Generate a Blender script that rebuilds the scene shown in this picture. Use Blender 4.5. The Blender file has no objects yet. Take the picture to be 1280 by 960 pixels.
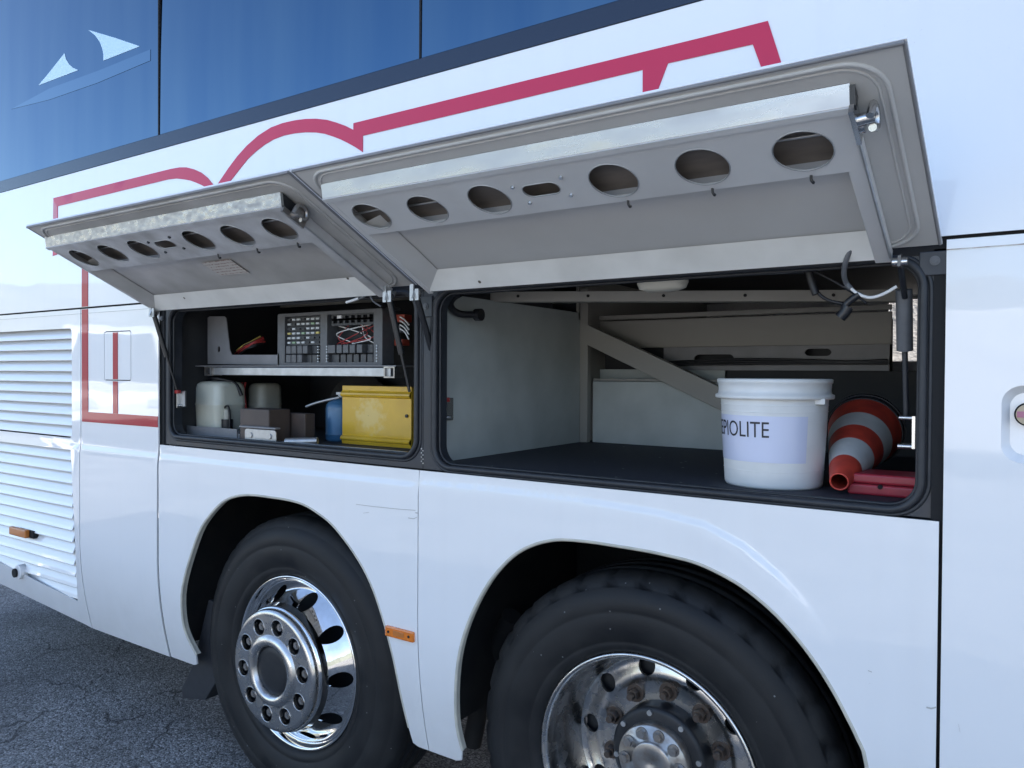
import bpy, bmesh, math, random
import numpy as np
from mathutils import Vector, Matrix
from mathutils.geometry import delaunay_2d_cdt
random.seed(7)
R_ = math.radians

# ------------------------------------------------------------------ camera
CAM_D, CAM_H, FPX = 1.8, 1.55, 961.0          # metres from the coach side, height, focal length in photo pixels
ROT = np.array([[0.82992317, -0.01276805, 0.55773158],
                [0.55786585, 0.00824191, -0.82989021],
                [0.00599931, 0.99988451, 0.01396301]])   # columns = camera axes
sc = bpy.context.scene
cam_d = bpy.data.cameras.new('camera')
cam_d.sensor_fit = 'HORIZONTAL'; cam_d.sensor_width = 36.0
cam_d.lens = 36.0 * FPX / 1280.0
cam_d.clip_start = 0.05; cam_d.clip_end = 3000
cam = bpy.data.objects.new('camera', cam_d); sc.collection.objects.link(cam)
mw = Matrix.Identity(4)
q, r = np.linalg.qr(ROT); rot = q * np.sign(np.diag(r))
for i in range(3):
    for j in range(3): mw[i][j] = rot[i][j]
mw[0][3], mw[1][3], mw[2][3] = 0.0, -CAM_D, CAM_H
cam.matrix_world = mw
sc.camera = cam

# ------------------------------------------------------------------ sky, sun, exposure
SUN = Vector((0.45, 0.56, 0.68)).normalized()
elev = math.asin(SUN.z); azim = math.atan2(SUN.x, SUN.y)
w = bpy.data.worlds.new('World'); sc.world = w; w.use_nodes = True
nt = w.node_tree; bg = nt.nodes['Background']
sky = nt.nodes.new('ShaderNodeTexSky'); sky.sky_type = 'NISHITA'; sky.sun_disc = False
sky.sun_elevation = elev; sky.sun_rotation = azim
sky.air_density = 0.9; sky.dust_density = 1.4; sky.ozone_density = 0.8
nt.links.new(sky.outputs[0], bg.inputs[0]); bg.inputs[1].default_value = 0.115
sd = bpy.data.lights.new('sun', 'SUN'); sd.energy = 4.8; sd.angle = R_(0.53); sd.color = (1.0, 0.95, 0.87)
so = bpy.data.objects.new('sun', sd); sc.collection.objects.link(so)
so.rotation_euler = (-SUN).to_track_quat('-Z', 'Y').to_euler(); so.location = (10, 20, 30)
sc.view_settings.view_transform = 'Standard'; sc.view_settings.look = 'None'
sc.view_settings.exposure = 2.05; sc.view_settings.gamma = 1.0
sc.view_settings.use_curve_mapping = False
sc.render.engine = 'CYCLES'
sc.cycles.max_bounces = 8

# ------------------------------------------------------------------ pixel helpers (photo pixel -> point on a known plane)
def ray(px, py):
    return ROT @ np.array([(px - 640) / FPX, -(py - 480) / FPX, -1.0])
def PY(px, py, y=0.0):
    d = ray(px, py); t = (CAM_D + y) / d[1]; return Vector((d[0]*t, y, CAM_H + d[2]*t))
def PZ(px, py, z):
    d = ray(px, py); t = (z - CAM_H) / d[2]; return Vector((d[0]*t, d[1]*t - CAM_D, z))
def PXp(px, py, x):
    d = ray(px, py); t = x / d[0]; return Vector((x, d[1]*t - CAM_D, CAM_H + d[2]*t))
def XZ(pts, y=0.0):
    return [(PY(a, b, y).x, PY(a, b, y).z) for a, b in pts]

# ------------------------------------------------------------------ materials
MATS = {}
def mat(name, col, rough=0.5, metal=0.0, coat=0.0, spec=0.5, noise=0.0, nscale=8.0, bump=0.0, bscale=60.0, bdist=0.002,
        col2=None, stretch=(1, 1, 1), rvar=0.0, trans=0.0, emit=None, detail=4.0, coat_rough=0.03, sub=0.0):
    m = bpy.data.materials.new(name); m.use_nodes = True
    n, l = m.node_tree.nodes, m.node_tree.links
    p = n['Principled BSDF']
    p.inputs['Base Color'].default_value = (*col, 1); p.inputs['Roughness'].default_value = rough
    p.inputs['Metallic'].default_value = metal; p.inputs['Specular IOR Level'].default_value = spec
    p.inputs['Coat Weight'].default_value = coat; p.inputs['Coat Roughness'].default_value = coat_rough
    p.inputs['Transmission Weight'].default_value = trans
    if emit: p.inputs['Emission Color'].default_value = (*emit, 1); p.inputs['Emission Strength'].default_value = 1
    if sub: p.inputs['Subsurface Weight'].default_value = sub; p.inputs['Subsurface Radius'].default_value = (.02, .02, .02)
    tc = n.new('ShaderNodeTexCoord'); mp = n.new('ShaderNodeMapping'); mp.inputs['Scale'].default_value = stretch
    geo = n.new('ShaderNodeNewGeometry')
    l.new(geo.outputs['Position'], mp.inputs['Vector'])
    if noise or rvar:
        t = n.new('ShaderNodeTexNoise'); t.inputs['Scale'].default_value = nscale; t.inputs['Detail'].default_value = detail
        l.new(mp.outputs[0], t.inputs['Vector'])
        rp = n.new('ShaderNodeValToRGB'); rp.color_ramp.elements[0].position = 0.35; rp.color_ramp.elements[1].position = 0.7
        l.new(t.outputs[0], rp.inputs[0])
        if noise:
            mx = n.new('ShaderNodeMix'); mx.data_type = 'RGBA'
            c2 = col2 if col2 else tuple(c * 0.5 for c in col)
            mx.inputs[6].default_value = (*col, 1); mx.inputs[7].default_value = (*c2, 1)
            ml = n.new('ShaderNodeMath'); ml.operation = 'MULTIPLY'; ml.inputs[1].default_value = noise
            l.new(rp.outputs[0], ml.inputs[0]); l.new(ml.outputs[0], mx.inputs[0]); l.new(mx.outputs[2], p.inputs['Base Color'])
        if rvar:
            mr = n.new('ShaderNodeMapRange'); mr.inputs[3].default_value = max(0, rough - rvar); mr.inputs[4].default_value = rough + rvar
            l.new(rp.outputs[0], mr.inputs[0]); l.new(mr.outputs[0], p.inputs['Roughness'])
    if bump:
        t2 = n.new('ShaderNodeTexNoise'); t2.inputs['Scale'].default_value = bscale; t2.inputs['Detail'].default_value = 2
        l.new(mp.outputs[0], t2.inputs['Vector'])
        b = n.new('ShaderNodeBump'); b.inputs['Strength'].default_value = bump; b.inputs['Distance'].default_value = bdist
        l.new(t2.outputs[0], b.inputs['Height']); l.new(b.outputs[0], p.inputs['Normal'])
        if coat: l.new(b.outputs[0], p.inputs['Coat Normal'])
    MATS[name] = m; return m

def paint_mat():
    m = mat('white_paint', (0.80, 0.80, 0.80), 0.35, coat=1.0, coat_rough=0.025, bump=0.38, bscale=2.2, bdist=0.006)
    n, l = m.node_tree.nodes, m.node_tree.links; p = n['Principled BSDF']
    geo = [x for x in n if x.type == 'NEW_GEOMETRY'][0]
    # faint dirt: fine specks plus grime low on the skirt
    t = n.new('ShaderNodeTexNoise'); t.inputs['Scale'].default_value = 190; t.inputs['Detail'].default_value = 2
    l.new(geo.outputs['Position'], t.inputs['Vector'])
    r1 = n.new('ShaderNodeMapRange'); r1.inputs[1].default_value = 0.72; r1.inputs[2].default_value = 0.80
    l.new(t.outputs[0], r1.inputs[0])
    t3 = n.new('ShaderNodeTexNoise'); t3.inputs['Scale'].default_value = 5; l.new(geo.outputs['Position'], t3.inputs['Vector'])
    r3 = n.new('ShaderNodeMapRange'); r3.inputs[1].default_value = 0.48; r3.inputs[2].default_value = 0.75; r3.inputs[4].default_value = 0.5
    l.new(t3.outputs[0], r3.inputs[0])
    mu = n.new('ShaderNodeMath'); mu.operation = 'MULTIPLY'; l.new(r1.outputs[0], mu.inputs[0]); l.new(r3.outputs[0], mu.inputs[1])
    # rain streaks
    mp = n.new('ShaderNodeMapping'); mp.inputs['Scale'].default_value = (14, 14, 0.5); l.new(geo.outputs['Position'], mp.inputs['Vector'])
    t4 = n.new('ShaderNodeTexNoise'); t4.inputs['Scale'].default_value = 1.0; t4.inputs['Detail'].default_value = 6; l.new(mp.outputs[0], t4.inputs['Vector'])
    r4 = n.new('ShaderNodeMapRange'); r4.inputs[1].default_value = 0.5; r4.inputs[2].default_value = 0.85; r4.inputs[4].default_value = 0.05
    l.new(t4.outputs[0], r4.inputs[0])
    ad = n.new('ShaderNodeMath'); ad.operation = 'ADD'; l.new(mu.outputs[0], ad.inputs[0]); l.new(r4.outputs[0], ad.inputs[1])
    sx = n.new('ShaderNodeSeparateXYZ'); l.new(geo.outputs['Position'], sx.inputs[0])
    rz = n.new('ShaderNodeMapRange'); rz.inputs[1].default_value = 0.75; rz.inputs[2].default_value = 0.36; rz.inputs[3].default_value = 0; rz.inputs[4].default_value = 0.35
    l.new(sx.outputs['Z'], rz.inputs[0])
    t5 = n.new('ShaderNodeTexNoise'); t5.inputs['Scale'].default_value = 9; t5.inputs['Detail'].default_value = 8; l.new(geo.outputs['Position'], t5.inputs['Vector'])
    m5 = n.new('ShaderNodeMath'); m5.operation = 'MULTIPLY'; l.new(rz.outputs[0], m5.inputs[0]); l.new(t5.outputs[0], m5.inputs[1])
    a2 = n.new('ShaderNodeMath'); a2.operation = 'ADD'; a2.use_clamp = True; l.new(ad.outputs[0], a2.inputs[0]); l.new(m5.outputs[0], a2.inputs[1])
    mx = n.new('ShaderNodeMix'); mx.data_type = 'RGBA'; mx.inputs[6].default_value = (0.80, 0.80, 0.80, 1); mx.inputs[7].default_value = (0.36, 0.32, 0.27, 1)
    l.new(a2.outputs[0], mx.inputs[0]); l.new(mx.outputs[2], p.inputs['Base Color'])
    return m
paint_mat()
mat('red_film', (0.54, 0.018, 0.070), 0.45, spec=0.3, coat=0.35, bump=0.5, bscale=2.2, bdist=0.006)
mat('red_stripe', (0.40, 0.018, 0.030), 0.45, spec=0.3, coat=0.35, bump=0.5, bscale=2.2, bdist=0.006)
mat('orange_film', (0.75, 0.20, 0.08), 0.35, coat=1.0)
mat('tint_glass', (0.062, 0.118, 0.19), 0.02, metal=1.0, bump=0.25, bscale=1.6, bdist=0.004, noise=0.8, nscale=1.4, col2=(0.088, 0.145, 0.205), stretch=(4, 2, 0.45), detail=9)
mat('reflection_pale', (0.105, 0.17, 0.24), 0.05, metal=1.0)  # lighter glass tone for the painted reflection band
mat('scuff_grey', (0.45, 0.44, 0.42), 0.6)
mat('glass_border', (0.040, 0.048, 0.065), 0.12, metal=0.7, bump=0.2, bscale=1.6)
mat('decal_pale', (0.50, 0.68, 0.80), 0.25, coat=0.6)
mat('seam_black', (0.006, 0.006, 0.007), 0.8)
mat('black_frame', (0.022, 0.026, 0.034), 0.42, noise=0.5, nscale=14, col2=(0.045, 0.05, 0.06), rvar=0.1)
mat('rubber', (0.018, 0.02, 0.025), 0.5, noise=0.4, nscale=30, col2=(0.04, 0.042, 0.046))
mat('tyre_rubber', (0.0105, 0.011, 0.0125), 0.60, spec=0.3, noise=0.8, nscale=9, col2=(0.026, 0.0255, 0.025), bump=0.3, bscale=240, bdist=0.001, detail=8, rvar=0.1)
mat('chrome', (0.80, 0.80, 0.80), 0.07, metal=1.0, noise=0.5, nscale=30, col2=(0.55, 0.53, 0.50), rvar=0.05, detail=8)
mat('alloy', (0.66, 0.65, 0.635), 0.27, metal=1.0, noise=0.6, nscale=25, col2=(0.40, 0.37, 0.34), rvar=0.10, detail=8)
mat('dull_alloy', (0.42, 0.41, 0.40), 0.38, metal=0.85, noise=0.7, nscale=40, col2=(0.20, 0.15, 0.11), rvar=0.1, detail=8)
mat('rusty_nut', (0.10, 0.088, 0.08), 0.45, metal=0.6, noise=0.8, nscale=120, col2=(0.09, 0.055, 0.04))
mat('hub_black', (0.006, 0.008, 0.012), 0.5, noise=0.4, nscale=30, col2=(0.03, 0.03, 0.03))
mat('well_black', (0.010, 0.011, 0.013), 0.85, noise=0.6, nscale=9, col2=(0.03, 0.028, 0.026))
mat('aluminium', (0.40, 0.41, 0.43), 0.30, metal=1.0, noise=0.25, nscale=9, col2=(0.30, 0.30, 0.31), rvar=0.08, stretch=(1, 3, 3), detail=10, bump=0.1, bscale=12, bdist=0.002)
mat('aluminium_worn', (0.40, 0.40, 0.41), 0.36, metal=1.0, noise=0.55, nscale=34, col2=(0.22, 0.215, 0.21), rvar=0.14, stretch=(1.2, 2, 2), detail=12, bump=0.3, bscale=30, bdist=0.002)
mat('alu_plate', (0.66, 0.665, 0.67), 0.45, metal=0.2, noise=0.35, nscale=6, col2=(0.52, 0.52, 0.52), detail=10, rvar=0.08)
mat('alu_plate_dirty', (0.60, 0.60, 0.61), 0.5, metal=0.2, noise=0.75, nscale=9, col2=(0.30, 0.29, 0.28), detail=12, rvar=0.08)
mat('hatch_inner', (0.55, 0.55, 0.545), 0.42, noise=0.35, nscale=4, col2=(0.40, 0.395, 0.38), detail=10, rvar=0.08)
mat('hatch_inner_dirty', (0.48, 0.47, 0.46), 0.42, noise=0.6, nscale=6, col2=(0.26, 0.255, 0.24), detail=10, rvar=0.08)
mat('hatch_strip', (0.74, 0.73, 0.70), 0.4, noise=0.3, nscale=9, col2=(0.40, 0.39, 0.36), detail=8)
mat('cavity_shade_brown', (0.17, 0.145, 0.125), 0.6, noise=0.6, nscale=10, col2=(0.07, 0.065, 0.06), stretch=(1, 4, 4))  # brown metal tone, kept dark to stand in for shade in the channel
mat('galv', (0.50, 0.51, 0.52), 0.42, metal=0.8, noise=0.5, nscale=30, col2=(0.3, 0.3, 0.3))
mat('steel', (0.55, 0.55, 0.55), 0.25, metal=1.0)
mat('strut_black', (0.012, 0.013, 0.016), 0.35)
mat('plastic_dark', (0.022, 0.025, 0.032), 0.45, noise=0.3, nscale=30, col2=(0.05, 0.05, 0.055))
mat('plastic_grey', (0.11, 0.115, 0.125), 0.45, noise=0.3, nscale=60)
mat('relay_grey', (0.055, 0.058, 0.064), 0.4)
mat('fuse_pale', (0.55, 0.58, 0.60), 0.3)
mat('fuse_green', (0.25, 0.40, 0.25), 0.3)
mat('fuse_yellow', (0.6, 0.5, 0.12), 0.3)
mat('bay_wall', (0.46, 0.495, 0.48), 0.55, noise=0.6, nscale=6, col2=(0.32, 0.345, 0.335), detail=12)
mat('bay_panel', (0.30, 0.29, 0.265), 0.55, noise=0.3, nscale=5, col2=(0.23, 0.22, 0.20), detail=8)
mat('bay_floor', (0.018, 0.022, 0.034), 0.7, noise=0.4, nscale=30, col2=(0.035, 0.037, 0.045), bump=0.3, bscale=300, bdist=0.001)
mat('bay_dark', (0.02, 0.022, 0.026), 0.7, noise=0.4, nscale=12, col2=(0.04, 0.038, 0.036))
mat('bracket_grey', (0.22, 0.22, 0.23), 0.5, noise=0.3, nscale=14)
mat('tank_white', (0.60, 0.61, 0.53), 0.35, noise=0.4, nscale=10, col2=(0.45, 0.46, 0.38), sub=0.15)
mat('tank_dull', (0.42, 0.42, 0.37), 0.4, noise=0.4, nscale=10)
mat('brown_box', (0.085, 0.062, 0.052), 0.6, noise=0.6, nscale=18, col2=(0.06, 0.045, 0.04))
mat('yellow_paint', (0.68, 0.42, 0.03), 0.3, coat=0.4, noise=0.55, nscale=11, col2=(0.50, 0.28, 0.02), detail=10, bump=0.25, bscale=16, bdist=0.004)
mat('yellow_worn', (0.63, 0.49, 0.13), 0.4, noise=0.8, nscale=24, col2=(0.40, 0.27, 0.07), detail=10)
mat('blue_paint', (0.04, 0.125, 0.24), 0.35, coat=0.3, noise=0.4, nscale=20)
mat('bucket_white', (0.74, 0.75, 0.75), 0.38, noise=0.5, nscale=9, col2=(0.57, 0.57, 0.54), detail=12, sub=0.08)
mat('paper_label', (0.60, 0.64, 0.80), 0.35, coat=0.6, bump=0.4, bscale=18, bdist=0.002)
mat('ink', (0.02, 0.02, 0.03), 0.5)
mat('cone_red', (0.66, 0.075, 0.045), 0.45, noise=0.7, nscale=22, col2=(0.30, 0.035, 0.03), detail=10)
mat('cone_white', (0.68, 0.70, 0.70), 0.35, noise=0.4, nscale=20, col2=(0.40, 0.41, 0.42))
mat('case_red', (0.42, 0.03, 0.05), 0.38, noise=0.4, nscale=25, col2=(0.28, 0.025, 0.04))
mat('amber', (0.75, 0.20, 0.015), 0.2, coat=0.8, noise=0.4, nscale=80, col2=(0.55, 0.12, 0.01))
mat('amber_dull', (0.50, 0.16, 0.03), 0.3, coat=0.4)
mat('lamp_dome', (0.62, 0.60, 0.52), 0.35, sub=0.2)
mat('wire_red', (0.35, 0.03, 0.03), 0.4)
mat('wire_white', (0.7, 0.7, 0.7), 0.4)
mat('wire_black', (0.012, 0.012, 0.015), 0.45)
mat('wire_yellow', (0.6, 0.45, 0.1), 0.4)
mat('pink_lock', (0.42, 0.15, 0.22), 0.4)
mat('tan_lock', (0.45, 0.36, 0.24), 0.4)
mat('connector_red', (0.30, 0.05, 0.03), 0.45)
mat('glass_dark', (0.02, 0.025, 0.03), 0.04, spec=0.8)
mat('hill_green', (0.20, 0.205, 0.17), 0.9, noise=0.9, nscale=0.06, col2=(0.12, 0.14, 0.10), detail=8)
mat('red_body', (0.5, 0.03, 0.05), 0.3, coat=1.0)
mat('lamp_red', (0.4, 0.02, 0.02), 0.2, coat=0.5)

def asphalt_mat():
    m = mat('asphalt', (0.075, 0.075, 0.078), 0.85)
    n, l = m.node_tree.nodes, m.node_tree.links; p = n['Principled BSDF']
    geo = [x for x in n if x.type == 'NEW_GEOMETRY'][0]; P = geo.outputs['Position']
    def noise(s, d=3):
        t = n.new('ShaderNodeTexNoise'); t.inputs['Scale'].default_value = s; t.inputs['Detail'].default_value = d; l.new(P, t.inputs['Vector']); return t
    vo = n.new('ShaderNodeTexVoronoi'); vo.inputs['Scale'].default_value = 140; l.new(P, vo.inputs['Vector'])
    rp = n.new('ShaderNodeValToRGB'); e = rp.color_ramp.elements
    e[0].position = 0.0; e[0].color = (0.045, 0.045, 0.047, 1); e[1].position = 1.0; e[1].color = (0.42, 0.415, 0.41, 1)
    x = e.new(0.5); x.color = (0.18, 0.179, 0.177, 1); x2 = e.new(0.8); x2.color = (0.25, 0.25, 0.25, 1)
    sep = n.new('ShaderNodeSeparateColor'); l.new(vo.outputs['Color'], sep.inputs[0]); l.new(sep.outputs[0], rp.inputs[0])
    big = noise(1.3, 6); rb = n.new('ShaderNodeMapRange'); rb.inputs[1].default_value = 0.3; rb.inputs[2].default_value = 0.7; rb.inputs[3].default_value = 0.58; rb.inputs[4].default_value = 1.3
    l.new(big.outputs[0], rb.inputs[0])
    mx = n.new('ShaderNodeMix'); mx.data_type = 'RGBA'; mx.blend_type = 'MULTIPLY'; mx.inputs[0].default_value = 1
    l.new(rp.outputs[0], mx.inputs[6]); l.new(rb.outputs[0], mx.inputs[7])
    # cracks: distorted cell borders
    dn = noise(5, 5); vm = n.new('ShaderNodeVectorMath'); vm.operation = 'SCALE'; vm.inputs['Scale'].default_value = 0.32; l.new(dn.outputs['Color'], vm.inputs[0])
    va = n.new('ShaderNodeVectorMath'); l.new(P, va.inputs[0]); l.new(vm.outputs[0], va.inputs[1])
    vc = n.new('ShaderNodeTexVoronoi'); vc.feature = 'DISTANCE_TO_EDGE'; vc.inputs['Scale'].default_value = 1.9; l.new(va.outputs[0], vc.inputs['Vector'])
    rc = n.new('ShaderNodeMapRange'); rc.inputs[1].default_value = 0.004; rc.inputs[2].default_value = 0.022; rc.inputs[3].default_value = 0.72; rc.inputs[4].default_value = 0.0
    l.new(vc.outputs[0], rc.inputs[0])
    brk = noise(2.4, 3); rk = n.new('ShaderNodeMapRange'); rk.inputs[1].default_value = 0.42; rk.inputs[2].default_value = 0.55; l.new(brk.outputs[0], rk.inputs[0])
    ck = n.new('ShaderNodeMath'); ck.operation = 'MULTIPLY'; l.new(rc.outputs[0], ck.inputs[0]); l.new(rk.outputs[0], ck.inputs[1])
    m2 = n.new('ShaderNodeMix'); m2.data_type = 'RGBA'; m2.inputs[7].default_value = (0.012, 0.012, 0.014, 1)
    l.new(ck.outputs[0], m2.inputs[0]); l.new(mx.outputs[2], m2.inputs[6]); l.new(m2.outputs[2], p.inputs['Base Color'])
    b = n.new('ShaderNodeBump'); b.inputs['Strength'].default_value = 0.8; b.inputs['Distance'].default_value = 0.006
    sb = n.new('ShaderNodeMath'); sb.operation = 'SUBTRACT'; sb.inputs[0].default_value = 0.6; l.new(vo.outputs['Distance'], sb.inputs[1])
    s2 = n.new('ShaderNodeMath'); s2.operation = 'SUBTRACT'; l.new(sb.outputs[0], s2.inputs[0]); l.new(ck.outputs[0], s2.inputs[1])
    l.new(s2.outputs[0], b.inputs['Height']); l.new(b.outputs[0], p.inputs['Normal'])
asphalt_mat()

def gravel_mat():
    m = mat('gravel', (0.4, 0.37, 0.33), 0.9)
    n, l = m.node_tree.nodes, m.node_tree.links; p = n['Principled BSDF']
    geo = [x for x in n if x.type == 'NEW_GEOMETRY'][0]
    vo = n.new('ShaderNodeTexVoronoi'); vo.inputs['Scale'].default_value = 26; l.new(geo.outputs['Position'], vo.inputs['Vector'])
    rp = n.new('ShaderNodeValToRGB'); e = rp.color_ramp.elements; e[0].color = (0.09, 0.08, 0.07, 1); e[1].color = (0.19, 0.175, 0.155, 1)
    sep = n.new('ShaderNodeSeparateColor'); l.new(vo.outputs['Color'], sep.inputs[0]); l.new(sep.outputs[0], rp.inputs[0]); l.new(rp.outputs[0], p.inputs['Base Color'])
    b = n.new('ShaderNodeBump'); b.inputs['Distance'].default_value = 0.008; l.new(vo.outputs['Distance'], b.inputs['Height']); l.new(b.outputs[0], p.inputs['Normal'])
gravel_mat()

def speck(name, scale, thr, col):
    m = MATS[name]; n, l = m.node_tree.nodes, m.node_tree.links; p = n['Principled BSDF']; src = p.inputs['Base Color'].links[0].from_socket
    geo = [x for x in n if x.type == 'NEW_GEOMETRY'][0]
    vo = n.new('ShaderNodeTexVoronoi'); vo.inputs['Scale'].default_value = scale; l.new(geo.outputs['Position'], vo.inputs['Vector'])
    sep = n.new('ShaderNodeSeparateColor'); l.new(vo.outputs['Color'], sep.inputs[0])
    a = n.new('ShaderNodeMath'); a.operation = 'GREATER_THAN'; a.inputs[1].default_value = thr; l.new(sep.outputs[0], a.inputs[0])
    b = n.new('ShaderNodeMath'); b.operation = 'LESS_THAN'; b.inputs[1].default_value = 0.28; l.new(vo.outputs['Distance'], b.inputs[0])
    c = n.new('ShaderNodeMath'); c.operation = 'MULTIPLY'; l.new(a.outputs[0], c.inputs[0]); l.new(b.outputs[0], c.inputs[1])
    mx = n.new('ShaderNodeMix'); mx.data_type = 'RGBA'; mx.inputs[7].default_value = (*col, 1); l.new(c.outputs[0], mx.inputs[0]); l.new(src, mx.inputs[6]); l.new(mx.outputs[2], p.inputs['Base Color'])
speck('tyre_rubber', 120, 0.994, (0.16, 0.16, 0.16)); speck('bay_floor', 60, 0.993, (0.25, 0.25, 0.25)); speck('hatch_strip', 45, 0.985, (0.10, 0.08, 0.06)); speck('bucket_white', 60, 0.99, (0.40, 0.38, 0.34))
def print_mat():
    m = mat('sticker_print', (0.55, 0.52, 0.50), 0.5)
    n, l = m.node_tree.nodes, m.node_tree.links; p = n['Principled BSDF']
    geo = [x for x in n if x.type == 'NEW_GEOMETRY'][0]
    wv = n.new('ShaderNodeTexWave'); wv.bands_direction = 'Y'; wv.inputs['Scale'].default_value = 24; wv.inputs['Distortion'].default_value = 0.0
    l.new(geo.outputs['Position'], wv.inputs['Vector'])
    nz = n.new('ShaderNodeTexNoise'); nz.inputs['Scale'].default_value = 120; l.new(geo.outputs['Position'], nz.inputs['Vector'])
    mu = n.new('ShaderNodeMath'); mu.operation = 'MULTIPLY'; l.new(wv.outputs[1], mu.inputs[0]); l.new(nz.outputs[0], mu.inputs[1])
    rr = n.new('ShaderNodeMapRange'); rr.inputs[1].default_value = 0.40; rr.inputs[2].default_value = 0.52; l.new(mu.outputs[0], rr.inputs[0])
    mx = n.new('ShaderNodeMix'); mx.data_type = 'RGBA'; mx.inputs[6].default_value = (0.56, 0.53, 0.50, 1); mx.inputs[7].default_value = (0.30, 0.20, 0.18, 1)
    l.new(rr.outputs[0], mx.inputs[0]); l.new(mx.outputs[2], p.inputs['Base Color'])
print_mat()

# ------------------------------------------------------------------ mesh helpers
C = sc.collection
def wloc(o):
    v = Vector((0, 0, 0))
    while o is not None: v += o.location; o = o.parent
    return v
def tag(o, label=None, cat=None, group=None, kind=None):
    if label: o['label'] = label
    if cat: o['category'] = cat
    if group: o['group'] = group
    if kind: o['kind'] = kind
    return o
def empty(name, loc=(0, 0, 0), label=None, cat=None, group=None):
    o = bpy.data.objects.new(name, None); C.objects.link(o); o.location = loc; o.empty_display_size = 0.2
    return tag(o, label, cat, group)

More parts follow.
